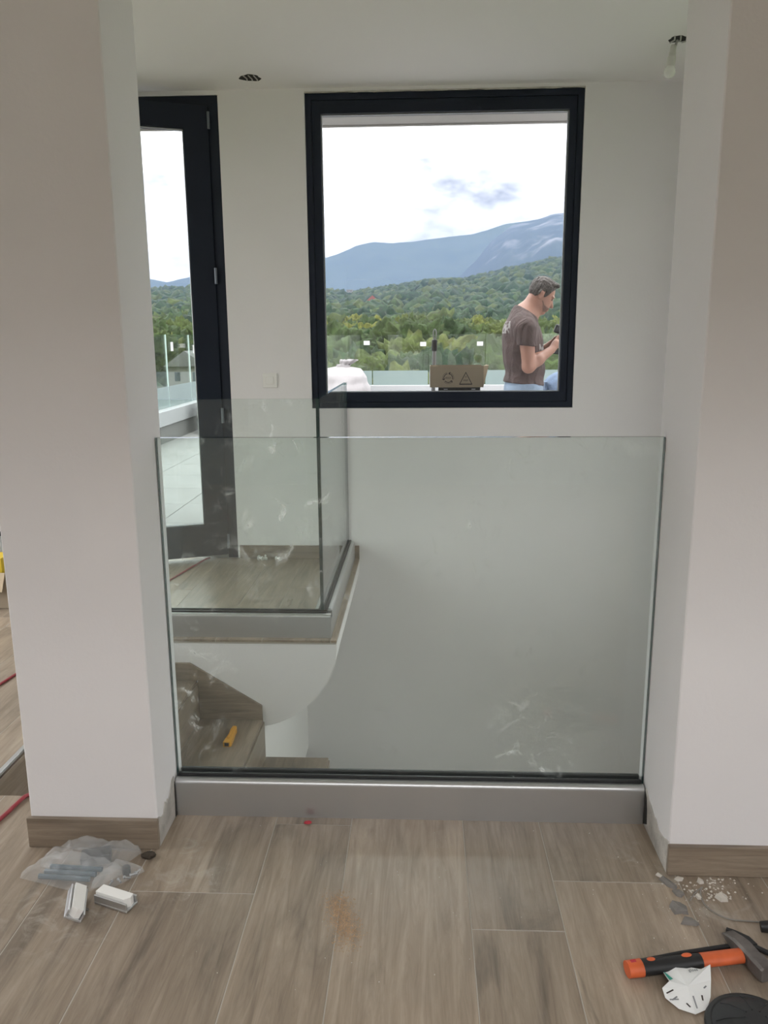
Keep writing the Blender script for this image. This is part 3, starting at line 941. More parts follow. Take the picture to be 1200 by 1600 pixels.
# utility knife on the stair tread
kz = -0.3945
kn = thing('utility_knife', 'yellow utility knife lying on the stair tread', 'knife', (-0.845, 3.30, kz))
kd = Vector((-0.822 + 0.868, 3.372 - 0.238, 0)).normalized()
kr = Matrix.Rotation(math.atan2(kd.y, kd.x), 4, 'Z')
KM = Matrix.Translation((-0.845, 3.305, kz)) @ kr
prof = [(-0.078, -0.013), (-0.070, -0.019), (-0.02, -0.017), (0.03, -0.012), (0.058, -0.013), (0.074, -0.006), (0.074, 0.009), (0.045, 0.012), (0.0, 0.009), (-0.045, 0.013), (-0.078, 0.016)]


def xf(m, M):
    m.v = [tuple(M @ Vector(p)) for p in m.v]
    return m


xf(MB().prism(prof, 0.0006, 0.024, 'z'), KM).build('body', M_YELLOW, kn)
xf(MB().box(-0.045, 0.045, -0.004, 0.006, 0.0242, 0.028, ch=0.001), KM).build('slider', M_YELLOW, kn)
xf(MB().prism([(0.074, -0.005), (0.088, -0.004), (0.096, 0.006), (0.074, 0.008)], 0.008, 0.013, 'z'), KM).build('nose', M_BLACK, kn)
xf(MB().box(-0.079, -0.0782, -0.009, 0.010, 0.004, 0.020), KM).build('end_cap', M_BLACK, kn)

# cardboard box in the corridor with a yellow carton and bottles
cb = thing('cardboard_box', 'open brown cardboard box on the corridor floor behind the pier', 'box', (-2.36, 4.08, 0))
X0, X1, Y0, Y1, ZB = -2.58, -2.128, 3.91, 4.24, 0.19
MB().box(X0, X1, Y0, Y1, 0.001, 0.008).build('bottom', M_CARD, cb)
for (a0, a1, c0, c1) in ((X0, X1, Y0, Y0 + 0.005), (X0, X1, Y1 - 0.005, Y1), (X0, X0 + 0.005, Y0 + 0.005, Y1 - 0.005), (X1 - 0.005, X1, Y0 + 0.005, Y1 - 0.005)):
    MB().box(a0, a1, c0, c1, 0.008, ZB).build('side', M_CARD, cb)
fl = MB()
fl.add([(X0, Y0, ZB), (X1, Y0, ZB), (X1 - 0.006, Y0 - 0.035, ZB - 0.09), (X0, Y0 - 0.035, ZB - 0.09), (X0, Y0 - 0.004, ZB + 0.002), (X1, Y0 - 0.004, ZB + 0.002), (X1 - 0.006, Y0 - 0.039, ZB - 0.09), (X0, Y0 - 0.039, ZB - 0.09)], [(0, 1, 2, 3), (7, 6, 5, 4), (0, 4, 5, 1), (1, 5, 6, 2), (2, 6, 7, 3), (3, 7, 4, 0)])
fl.build('flap', M_CARDL, cb)
tag(MB().box(-2.50, -2.152, 3.93, 4.06, 0.009, 0.262, ch=0.002).build('yellow_carton', M_YELLOWB), 'yellow carton standing inside the open cardboard box', 'carton')
pbm = plain('bottle_plastic', (0.55, 0.56, 0.58), 0.15, spec=0.8)
for k in range(3):
    xx = -2.47 + 0.10 * k
    t_ = thing('bottle', ('plastic bottle at the far end of the open cardboard box', 'middle plastic bottle in the open cardboard box', 'plastic bottle at the visible corner of the cardboard box')[k], 'bottle', (xx, 4.14, 0.009), group='bottles in the corridor box')
    MB().lathe([(0.034, 0.0), (0.036, 0.01), (0.036, 0.22), (0.03, 0.26), (0.014, 0.30), (0.014, 0.32)], (xx, 4.14, 0.009), 16).build('body', pbm, t_, smooth=True)
    MB().lathe([(0.016, 0.0), (0.016, 0.022)], (xx, 4.14, 0.3295), 14).build('cap', M_BLACK, t_, smooth=True)

# ------------------------------------------------------------------ things lying on the near floor
# polythene bag with parts in it
bagc = (-0.875, 1.838, 0)
pb = thing('plastic_bag', 'crumpled clear plastic bag with blue-grey parts by the narrow pier', 'bag', bagc)


def sheet(outline, zf, nx, ny, name, m, parent, thick=0.0006):
    """a crumpled sheet spanned between four edges of a quad outline"""
    a, b_, c, d = [Vector(p) for p in outline]
    mb = MB()
    vv = []
    for j in range(ny + 1):
        for i in range(nx + 1):
            u, v = i / nx, j / ny
            p = (a * (1 - u) + b_ * u) * (1 - v) + (d * (1 - u) + c * u) * v
            vv.append(Vector((p.x, p.y, zf(u, v, p))))
    fs = [(j * (nx + 1) + i, j * (nx + 1) + i + 1, (j + 1) * (nx + 1) + i + 1, (j + 1) * (nx + 1) + i) for j in range(ny) for i in range(nx)]
    mb.add(vv, fs)
    o = mb.build(name, m, parent, smooth='all', fix=False)
    return o


def crumple(seed, amp, base):
    def zf(u, v, p):
        e = min(1.0, 7 * u, 7 * (1 - u), 7 * v, 7 * (1 - v))
        n1 = mnoise.noise(Vector((p.x * 14 + seed, p.y * 14, seed)))
        n2 = abs(mnoise.noise(Vector((p.x * 30, p.y * 34 + seed, seed * 2))))
        return 0.0012 + e ** 0.6 * (base + amp * n1 + amp * 0.9 * n2)
    return zf


sheet([(-1.030, 1.800, 0), (-0.835, 1.742, 0), (-0.760, 1.835, 0), (-0.985, 1.885, 0)], crumple(3.0, 0.018, 0.034), 34, 24, 'film', M_PBAG, pb)
sheet([(-1.000, 1.845, 0), (-0.80, 1.82, 0), (-0.745, 1.918, 0), (-0.960, 1.922, 0)], crumple(8.0, 0.022, 0.045), 34, 20, 'film', M_PBAG, pb)
sheet([(-0.830, 1.765, 0), (-0.772, 1.772, 0), (-0.712, 1.838, 0), (-0.80, 1.868, 0)], crumple(12.0, 0.016, 0.026), 20, 18, 'film', M_PBAG, pb)
for k in range(3):
    y0 = 1.797 + 0.017 * k
    MB().tube([(-0.975 + 0.008 * k, y0, 0.010 + 0.002 * k), (-0.84 + 0.01 * k, y0 - 0.008, 0.010 + 0.002 * k)], 0.0065, 8).build('rod', M_BLUEROD, pb, smooth=True)
MB().obox(Vector((-0.855, 1.872, 0.017)), (0.075, 0.045, 0.028), Matrix.Rotation(0.3, 3, 'Z'), ch=0.003).build('dark_block', M_BLACK, pb)
MB().lathe([(0.0095, 0.0), (0.0105, 0.004), (0.0105, 0.022), (0.006, 0.024)], (-0.757, 1.824, 0.001), 14).build('ferrule', M_BLACK, pb, smooth=True)
for k in range(5):
    MB().lathe([(0.004, 0.0), (0.004, 0.003), (0.002, 0.003), (0.002, 0.02)], (-0.782 + 0.012 * k, 1.790 + 0.008 * k, 0.006), 8, Matrix.Rotation(PI / 2 - 0.1, 3, 'X') @ Matrix.Rotation(0.7 * k, 3, 'Y')).build('screw', M_SEALMET, pb, smooth=True)

# two aluminium clips with white pads
def clip(loc, rz, tilt, label):
    t_ = thing('glass_clip', label, 'clip', loc, group='loose glass clips')
    M = Matrix.Translation(loc) @ Matrix.Rotation(rz, 4, 'Z') @ Matrix.Rotation(tilt, 4, 'X')
    L, Wd, Hh = 0.098, 0.042, 0.030
    xf(MB().box(-L / 2, L / 2, -Wd / 2, Wd / 2, 0.0, 0.006, ch=0.001), M).build('base', M_ALU, t_)
    xf(MB().box(-L / 2, L / 2, -Wd / 2, -Wd / 2 + 0.005, 0.006, Hh * 0.8, ch=0.001), M).build('side', M_ALU, t_)
    xf(MB().box(-L / 2, L / 2, Wd / 2 - 0.005, Wd / 2, 0.006, Hh * 0.8, ch=0.001), M).build('side', M_ALU, t_)
    xf(MB().prism([(-L / 2 + 0.001, -0.014), (L / 2 - 0.012, -0.014), (L / 2 - 0.002, 0.0), (L / 2 - 0.006, 0.014), (-L / 2 + 0.001, 0.014)], 0.006, Hh, 'z'), M).build('pad', M_WHITE, t_)
    xf(MB().tube([(0.01, Wd / 2, 0.012), (0.01, Wd / 2 + 0.011, 0.012)], 0.003, 8), M).build('screw', M_STEEL, t_)


clip((-0.834, 1.680, 0.0145), math.radians(-72), math.radians(-32), 'white-padded aluminium glass clip standing on its side nearer the plank edge')
clip((-0.744, 1.714, 0.001), math.radians(-20), 0.0, 'white-padded aluminium glass clip lying flat beside the plastic bag')

# dark lump by the pier corner
def rock(c, s, m, name, seed, sub=2, parent=None, flat=1.0):
    bm = bmesh.new()
    bmesh.ops.create_icosphere(bm, subdivisions=sub, radius=1)
    for v in bm.verts:
        n_ = 1 + 0.34 * mnoise.noise(v.co * 1.7 + Vector((seed, seed * 2, 0))) + 0.15 * mnoise.noise(v.co * 4 + Vector((seed, 0, 0)))
        v.co = Vector((v.co.x * s[0] * n_, v.co.y * s[1] * n_, v.co.z * s[2] * n_))
    zmin = min(v.co.z for v in bm.verts)
    mb = MB()
    bm.verts.index_update()
    mb.add([(v.co.x + c[0], v.co.y + c[1], v.co.z - zmin + c[2]) for v in bm.verts], [[v.index for v in f.verts] for f in bm.faces])
    bm.free()
    return mb.build(name, m, parent, smooth=False, fix=False)


tag(rock((-0.722, 1.893, 0.0005), (0.019, 0.012, 0.008), M_BROWN, 'mortar_lump', 4.2), 'dark brown mortar crumb at the foot of the narrow pier', 'crumb')


def shard(pts_, h, m, name, label, group, z0=0.0005, tilt=None):
    c = Vector((sum(p[0] for p in pts_) / len(pts_), sum(p[1] for p in pts_) / len(pts_), 0))
    mb = MB()
    n_ = len(pts_)
    lo = [(p[0], p[1], z0) for p in pts_]
    hi_ = [(c.x + (p[0] - c.x) * 0.86, c.y + (p[1] - c.y) * 0.86, z0 + h * (0.75 + 0.25 * math.sin(i * 2.1))) for i, p in enumerate(pts_)]
    mb.add(lo + hi_ + [(c.x, c.y, z0 + h)], [tuple(range(n_ - 1, -1, -1))] + [(i, (i + 1) % n_, (i + 1) % n_ + n_, i + n_) for i in range(n_)] + [(i + n_, (i + 1) % n_ + n_, 2 * n_) for i in range(n_)])
    o = mb.build(name, m)
    return tag(o, label, 'shard', group)


G = 'plaster shards by the wide pier'
shard([(0.607, 1.852), (0.617, 1.862), (0.634, 1.846), (0.645, 1.822), (0.638, 1.812), (0.622, 1.822)], 0.007, M_GREYSH, 'mortar_shard', 'long dark grey mortar shard closest to the pier corner', G)
shard([(0.627, 1.808), (0.645, 1.806), (0.655, 1.797), (0.642, 1.783), (0.632, 1.789)], 0.008, M_GREYSH, 'mortar_shard', 'small grey mortar shard second from the pier corner', G)
shard([(0.603, 1.750), (0.612, 1.765), (0.634, 1.763), (0.645, 1.745), (0.641, 1.722), (0.625, 1.726), (0.608, 1.722)], 0.010, M_GREYSH, 'mortar_shard', 'chunky grey mortar shard in the middle of the row', G)
shard([(0.612, 1.690), (0.626, 1.712), (0.644, 1.712), (0.656, 1.690), (0.648, 1.684)], 0.007, M_GREYSH, 'mortar_shard', 'flat grey mortar shard lying furthest from the pier', G)
shard([(0.603, 1.868), (0.610, 1.874), (0.625, 1.858), (0.618, 1.854)], 0.006, M_PALESH, 'plaster_flake', 'pale plaster flake beside the pier corner', G)
shard([(0.646, 1.853), (0.657, 1.860), (0.672, 1.858), (0.664, 1.846), (0.652, 1.845)], 0.006, M_PALESH, 'plaster_flake', 'thin white plaster flake below the skirting tile', G)
shard([(0.724, 1.788), (0.742, 1.797), (0.756, 1.790), (0.752, 1.772), (0.734, 1.771)], 0.011, M_PALESH, 'plaster_flake', 'largest white plaster lump amid the crumbs', G)
shard([(0.700, 1.845), (0.706, 1.855), (0.717, 1.850), (0.716, 1.838), (0.705, 1.836)], 0.008, M_PALESH, 'plaster_flake', 'white plaster chip close to the skirting of the wide pier', G)
shard([(0.678, 1.79), (0.686, 1.796), (0.694, 1.789), (0.690, 1.778), (0.681, 1.778)], 0.007, M_PALESH, 'plaster_flake', 'white plaster chip beside the bent wire end', G)
# crumbs nobody could count
b = MB()
random.seed(11)
for k in range(230):
    if k < 120:
        px_, py_ = random.gauss(0.725, 0.045), random.gauss(1.818, 0.026)
    elif k < 170:
        px_, py_ = random.gauss(0.64, 0.05), random.gauss(1.74, 0.08)
    else:
        px_, py_ = random.uniform(-0.6, 0.75), random.uniform(1.45, 2.06)
    if py_ > 1.862 and px_ > 0.60 or py_ > 2.07:
        continue
    s_ = random.uniform(0.0008, 0.0042) if k < 120 else random.uniform(0.0006, 0.0020)
    a = random.random() * 6.28
    tri = [(px_ + s_ * math.cos(a + q) * random.uniform(0.6, 1.2), py_ + s_ * math.sin(a + q) * random.uniform(0.6, 1.2), 0.0003) for q in (0, 1.6, 3.1, 4.7)]
    b.add(tri + [(px_, py_, 0.0003 + s_ * 0.9)], [(0, 1, 4), (1, 2, 4), (2, 3, 4), (3, 0, 4), (3, 2, 1, 0)])
tag(b.build('plaster_crumbs', M_PALESH), 'white plaster crumbs scattered over the planks', 'crumbs', kind='stuff')
b = MB()
for k in range(1700):
    t_ = random.random()
    px_ = -0.205 + 0.045 * t_ + random.gauss(0, 0.016)
    py_ = 1.745 - 0.13 * t_ + random.gauss(0, 0.024)
    s_ = random.uniform(0.0007, 0.0021)
    a = random.random() * 6.28
    tri = [(px_ + s_ * math.cos(a + q), py_ + s_ * math.sin(a + q), 0.0003) for q in (0, 2.1, 4.2)]
    b.add(tri + [(px_, py_, 0.0003 + s_)], [(0, 1, 3), (1, 2, 3), (2, 0, 3), (2, 1, 0)])
tag(b.build('sawdust', M_SAW), 'small smear of orange-brown sawdust on the planks', 'sawdust', kind='stuff')
tag(rock((-0.319, 2.064, 0.0004), (0.011, 0.007, 0.004), M_REDBIT, 'plastic_scrap', 7.7), 'small red plastic scrap by the base channel', 'scrap')
tag(rock((-1.02, 1.62, 0.0004), (0.006, 0.010, 0.004), M_PALESH, 'plaster_flake', 5.1, 1), 'white plaster chip alone on the planks by the bag', 'shard')
cable('loose_wire', [(0.66, 1.772, 0.002), (0.682, 1.800, 0.004), (0.702, 1.812, 0.010), (0.694, 1.80, 0.008), (0.690, 1.775, 0.003), (0.694, 1.748, 0.0025), (0.712, 1.722, 0.0025), (0.737, 1.708, 0.0025), (0.775, 1.704, 0.0025), (0.83, 1.700, 0.0025), (0.90, 1.70, 0.0025)], 0.0018, M_STRING, 'thin curled grey wire among the plaster crumbs', 'wire', 6)

# hammer
hm = thing('hammer', 'orange and black handled hammer with steel head', 'hammer', (0.58, 1.545, 0))
hA, hB = Vector((0.446, 1.523, 0.0195)), Vector((0.705, 1.571, 0.0205))
hdv = (hB - hA).normalized()
HR = Matrix((hdv, Vector((0, 0, 1)).cross(hdv), Vector((0, 0, 1)))).transposed()


def haft(t0, t1, r0, r1, m, name, flat=0.82, n_=6):
    rows = []
    mb = MB()
    N = 14
    L = (hB - hA).length
    for i in range(n_ + 1):
        s_ = i / n_
        tt = t0 + (t1 - t0) * s_
        r_ = r0 + (r1 - r0) * s_
        for k in range(N):
            a = 2 * PI * k / N
            rows.append(hA + HR @ Vector((tt * L, r_ * math.cos(a), r_ * flat * math.sin(a))))
    fs = [(i * N + k, i * N + (k + 1) % N, (i + 1) * N + (k + 1) % N, (i + 1) * N + k) for i in range(n_) for k in range(N)]
    fs += [tuple(range(N - 1, -1, -1)), tuple(n_ * N + k for k in range(N))]
    mb.add(rows, fs)
    return mb.build(name, m, hm, smooth=True)


haft(0.0, 0.125, 0.0195, 0.0205, M_ORANGE, 'butt')
haft(0.122, 0.66, 0.0196, 0.0165, M_BLACK, 'grip')
haft(0.64, 1.0, 0.0170, 0.0172, M_ORANGE, 'neck')
for tt, sx_ in ((0.21, 0.010), (0.52, 0.012)):
    L = (hB - hA).length
    c = hA + HR @ Vector((tt * L, 0.004, 0.0146))
    xf(MB().lathe([(1.0, 0.0), (0.92, 0.35), (0.55, 0.7)], (0, 0, 0), 14), Matrix.Translation(c) @ HR.to_4x4() @ Matrix.Diagonal((sx_, 0.006, 0.003, 1))).build('inlay', M_ORANGE, hm, smooth=True)
xf(MB().box(-0.006, 0.006, -0.004, 0.004, 0, 0.0012), Matrix.Translation(hA + HR @ Vector((0.015, 0.004, 0.0150))) @ HR.to_4x4()).build('hang_hole', M_REDBIT, hm)
# head lies across the haft, face towards the viewer, wedge peen away
hv = Vector((-0.30, 0.95, 0)).normalized()
HH = Matrix((hv, Vector((0, 0, 1)).cross(hv), Vector((0, 0, 1)))).transposed()
hc = Vector((0.722, 1.575, 0.0215))
secs = [(-0.062, 0.0165, 0.0165), (-0.058, 0.0185, 0.0185), (-0.028, 0.0185, 0.0185), (-0.018, 0.0165, 0.0175), (0.018, 0.0175, 0.0185), (0.030, 0.0165, 0.0165), (0.055, 0.0155, 0.0085), (0.070, 0.0150, 0.0022)]
vv, fs = [], []
for (s_, a_, b_) in secs:
    for (p_, q_) in ((-1, -0.7), (-0.7, -1), (0.7, -1), (1, -0.7), (1, 0.7), (0.7, 1), (-0.7, 1), (-1, 0.7)):
        vv.append(hc + HH @ Vector((s_, p_ * a_, q_ * b_)))
for i in range(len(secs) - 1):
    for k in range(8):
        fs.append((i * 8 + k, i * 8 + (k + 1) % 8, (i + 1) * 8 + (k + 1) % 8, (i + 1) * 8 + k))
fs += [tuple(range(7, -1, -1)), tuple((len(secs) - 1) * 8 + k for k in range(8))]
MB().add(vv, fs).build('head', M_STEEL, hm)

# pincers lying behind the hammer
pc = thing('pincers', 'black steel pincers lying behind the hammer', 'pincers', (0.66, 1.61, 0))
for k, (P0, P1, P2, P3) in enumerate((((0.475, 1.560, 0.006), (0.58, 1.588, 0.007), (0.70, 1.615, 0.007), (0.735, 1.622, 0.008)), ((0.845, 1.545, 0.008), (0.80, 1.575, 0.008), (0.755, 1.612, 0.008), (0.735, 1.622, 0.012)))):
    MB().tube([P0, P1, P2, P3], [0.0055, 0.0058, 0.0062, 0.007], 10).build('handle', M_BLACK, pc, smooth=True)
MB().prism([(0.722, 1.607), (0.757, 1.612), (0.748, 1.636), (0.724, 1.655), (0.708, 1.664), (0.704, 1.658), (0.716, 1.632)], 0.001, 0.017, 'z').build('jaw', M_BLACK, pc)

# crumpled wrapper
wp = thing('paper_wrapper', 'crumpled white printed wrapper in front of the hammer', 'wrapper', (0.56, 1.48, 0))


def facet(pts_, m, name, t_=0.0005):
    pts_ = [Vector(p) for p in pts_]
    nrm = (pts_[1] - pts_[0]).cross(pts_[2] - pts_[0]).normalized()
    if nrm.z < 0:
        nrm = -nrm
    n_ = len(pts_)
    mb = MB()
    mb.add(list(pts_) + [p + nrm * t_ for p in pts_], [tuple(range(n_)), tuple(range(2 * n_ - 1, n_ - 1, -1))] + [(i, i + n_, (i + 1) % n_ + n_, (i + 1) % n_) for i in range(n_)])
    return mb.build(name, m, wp), nrm


ctr = Vector((0.560, 1.478, 0.022))
rim = [Vector(p) for p in ((0.520, 1.530, 0.016), (0.546, 1.539, 0.026), (0.576, 1.534, 0.020), (0.604, 1.526, 0.022), (0.624, 1.531, 0.030), (0.617, 1.503, 0.016), (0.604, 1.466, 0.008), (0.588, 1.438, 0.004), (0.560, 1.425, 0.003), (0.530, 1.436, 0.005), (0.508, 1.456, 0.012), (0.506, 1.473, 0.020), (0.525, 1.488, 0.024))]
for i in range(len(rim)):
    facet([ctr, rim[i], rim[(i + 1) % len(rim)]], M_PAPER, 'paper_fold')
# printed marks lie flat on the folds
def mark(pts_, m, lift=0.0012):
    return facet([Vector(p) + Vector((0, 0, lift)) for p in pts_], m, 'print', 0.0002)[0]


def on_fold(i, a_, b_):
    return ctr * (1 - a_ - b_) + rim[i] * a_ + rim[(i + 1) % len(rim)] * b_


mark([on_fold(12, 0.35, 0.30), on_fold(12, 0.85, 0.08), on_fold(12, 0.55, 0.42), on_fold(12, 0.10, 0.85)], M_GREEN)
for i, (a0, b0, a1, b1) in ((7, (0.2, 0.2, 0.25, 0.6)), (8, (0.3, 0.4, 0.6, 0.2)), (9, (0.3, 0.35, 0.35, 0.55)), (9, (0.5, 0.2, 0.25, 0.7)), (6, (0.45, 0.2, 0.2, 0.55)), (5, (0.3, 0.4, 0.5, 0.3)), (10, (0.3, 0.3, 0.6, 0.3))):
    p0, p1 = on_fold(i, a0, b0), on_fold(i, a1, b1)
    w_ = (p1 - p0).cross(Vector((0, 0, 1))).normalized() * 0.0016
    mark([p0 - w_, p1 - w_, p1 + w_, p0 + w_], M_GREYINK if i % 2 else M_INK)


def text(body, size, M, m, parent, name='lettering'):
    cu = bpy.data.curves.new(name, 'FONT')
    cu.body = body
    cu.size = size
    cu.align_x = 'CENTER'
    cu.align_y = 'CENTER'
    cu.extrude = 0.0002
    tmp = bpy.data.objects.new(name, cu)
    COL.objects.link(tmp)
    dg = bpy.context.evaluated_depsgraph_get()
    me = bpy.data.meshes.new_from_object(tmp.evaluated_get(dg))
    COL.objects.unlink(tmp)
    bpy.data.objects.remove(tmp)
    me.transform(M)
    me.materials.clear()
    me.materials.append(m)
    o = bpy.data.objects.new(name, me)
    COL.objects.link(o)
    o.parent = parent
    o.matrix_parent_inverse = Matrix.Translation(parent.location).inverted()
    return o


def plane_matrix(c, xdir, nrm):
    z = nrm.normalized()
    x_ = (xdir - z * xdir.dot(z)).normalized()
    y_ = z.cross(x_)
    return Matrix(((x_.x, y_.x, z.x, c.x), (x_.y, y_.y, z.y, c.y), (x_.z, y_.z, z.z, c.z), (0, 0, 0, 1)))


def fold_text(i, body, size, a_, b_, xdir, m):
    nrm = (rim[i] - ctr).cross(rim[(i + 1) % len(rim)] - ctr)
    if nrm.z < 0:
        nrm = -nrm
    text(body, size, plane_matrix(on_fold(i, a_, b_) + nrm.normalized() * 0.0022, xdir, nrm), m, wp)


fold_text(2, 'gloss', 0.0105, 0.42, 0.42, Vector((1, 0.1, 0)), M_GREYINK)

# black rubber dome at the frame corner
sd = thing('suction_cup', 'black rubber glazier suction cup beside the hammer', 'suction cup', (0.66, 1.385, 0))
MB().lathe([(0.090, 0.0008), (0.094, 0.006), (0.091, 0.013), (0.083, 0.016), (0.080, 0.015), (0.060, 0.028), (0.035, 0.036), (0.012, 0.039)], (0.662, 1.383, 0), 40).build('cup', M_BLACKR, sd, smooth=True)
for k in range(9):
    a = 2 * PI * k / 9 + 0.2
    c_, s_ = math.cos(a), math.sin(a)
    MB().tube([(0.662 + 0.074 * c_, 1.383 + 0.074 * s_, 0.0205), (0.662 + 0.055 * c_, 1.383 + 0.055 * s_, 0.031), (0.662 + 0.02 * c_, 1.383 + 0.02 * s_, 0.039)], 0.0013, 6).build('rib', M_BLACKR, sd, smooth=True)
# black strap end reaching in beyond the hammer
tag(MB().tube([(0.788, 1.672, 0.014), (0.83, 1.665, 0.02), (0.89, 1.655, 0.022), (0.97, 1.645, 0.02)], [0.012, 0.016, 0.017, 0.016], 12).build('tool_handle', M_BLACK, smooth=True), 'black rubber tool grip beyond the hammer head', 'tool')

# ------------------------------------------------------------------ outside: terrace
TZ = -0.03
TX0, TX1, TY0, TY1 = -3.52, 6.5, BACK_Y + WALL_T + 0.005, 17.0
TERR = tag(MB().box(TX0 - 0.3, TX1, TY0, TY1 + 0.3, -0.35, TZ - 0.012).build('floor_terrace', M_CONC), 'pale tiled terrace floor outside the glazed door', 'floor', kind='structure')
ts = 0.75
tile_me = None
for i in range(int(math.ceil((TX1 - TX0) / ts))):
    for j in range(int(math.ceil((TY1 - TY0) / ts))):
        if tile_me is None:
            o = MB().box(0.003, ts - 0.003, 0.003, ts - 0.003, -0.0115, 0.0, ch=0.0012).build('terrace_tile', M_TERR, TERR)
            tile_me = o.data
        else:
            o = bpy.data.objects.new('terrace_tile', tile_me)
            COL.objects.link(o)
            o.parent = TERR
        x_, y_ = TX0 + i * ts, TY0 + j * ts
        o.location = (x_, y_, TZ)
        if x_ + ts > TX1 or y_ + ts > TY1:
            o.scale = (min(1, (TX1 - x_) / ts), min(1, (TY1 - y_) / ts), 1)
# roof overhang over the window and over the rear glazing
tag(MB().box(ROOM_L - 0.5, ROOM_R + 0.5, BACK_Y + WALL_T + 0.002, 5.80, 2.745, 3.0).box(ROOM_L - 0.5, ROOM_R + 0.5, 5.801, 5.83, 2.735, 3.02).build('roof_overhang', M_SOFFIT), 'pale roof overhang above the picture window', 'roof', kind='structure')
tag(MB().box(ROOM_L - 0.3, ROOM_R + 0.3, BACK_Y + WALL_T, BACK_Y + WALL_T + 0.001, LOW, -0.36).build('wall_outside', M_RENDER), 'rendered outside wall below the terrace', 'wall', kind='structure')

KZ0, KZ1, KZ2 = 0.20, 0.405, 1.435
W_F = tag(MB().box(TX0 - 0.25, TX1, TY1, TY1 + 0.25, -0.3, KZ0).build('wall_parapet_far', M_CONC), 'grey parapet wall at the far terrace edge', 'wall', kind='structure')
W_L = tag(MB().box(TX0 - 0.25, TX0, TY0, TY1, -0.3, KZ0).build('wall_parapet_side', M_CONC), 'grey parapet wall along the terrace side', 'wall', kind='structure')
MB().box(TX0 - 0.27, TX1, TY1 - 0.02, TY1 + 0.27, KZ0, KZ1, ch=0.006).build('cap', M_KERB, W_F)
MB().box(TX0 - 0.27, TX0 + 0.02, TY0, TY1 - 0.021, KZ0, KZ1, ch=0.006).build('cap', M_KERB, W_L)
for yy in (7.0, 8.9, 10.8, 12.7, 14.6):
    MB().box(TX0 - 0.0005, TX0 + 0.0015, yy, yy + 0.012, TZ, KZ0).build('joint', M_DARK, W_L)

TB1 = thing('terrace_balustrade', 'frameless glass balustrade along the far terrace parapet, seen through the window', 'balustrade', (0, TY1 + 0.125, KZ1))
TB2 = thing('terrace_balustrade', 'frameless glass balustrade along the terrace side, seen through the door', 'balustrade', (TX0 - 0.125, 11, KZ1))
pitch = 1.168
k = 0
xx = -1.010 - pitch * 2
while xx < TX1 - 0.1:
    g = pane_x(MB(), xx + 0.008, min(xx + pitch - 0.008, TX1), TY1 + 0.125, KZ1, KZ2, 0.008).build('glass_pane', [M_TGLASS, M_EDGEL], TB1)
    MB().box(xx + 0.012, min(xx + pitch - 0.012, TX1), TY1 + 0.1145, TY1 + 0.1165, KZ1 + 0.002, 0.705).build('frosted_band', M_FROST, g)
    sx_ = xx + pitch - 0.175
    zz = 1.20 + (0.03 if k % 3 == 1 else 0.0)
    MB().box(sx_, sx_ + 0.125, TY1 + 0.1135, TY1 + 0.1165, zz, zz + 0.085).build('sticker', M_STICKER, g)
    xx += pitch
    k += 1
yy = TY0 + 0.55
k = 0
while yy < TY1 - 0.2:
    y1_ = min(yy + pitch - 0.008, TY1 - 0.02)
    g = pane_y(MB(), yy + 0.008, y1_, TX0 - 0.125, KZ1, KZ2, 0.008).build('glass_pane', [M_TGLASS, M_EDGEL], TB2)
    MB().box(TX0 - 0.1165, TX0 - 0.1145, yy + 0.012, y1_ - 0.004, KZ1 + 0.002, 0.705).build('frosted_band', M_FROST, g)
    if y1_ - yy > 0.6:
        MB().box(TX0 - 0.1165, TX0 - 0.1135, yy + 0.2, yy + 0.32, 1.15 + 0.05 * (k % 2), 1.28 + 0.05 * (k % 2)).build('sticker', M_STICKER, g)
    yy += pitch
    k += 1


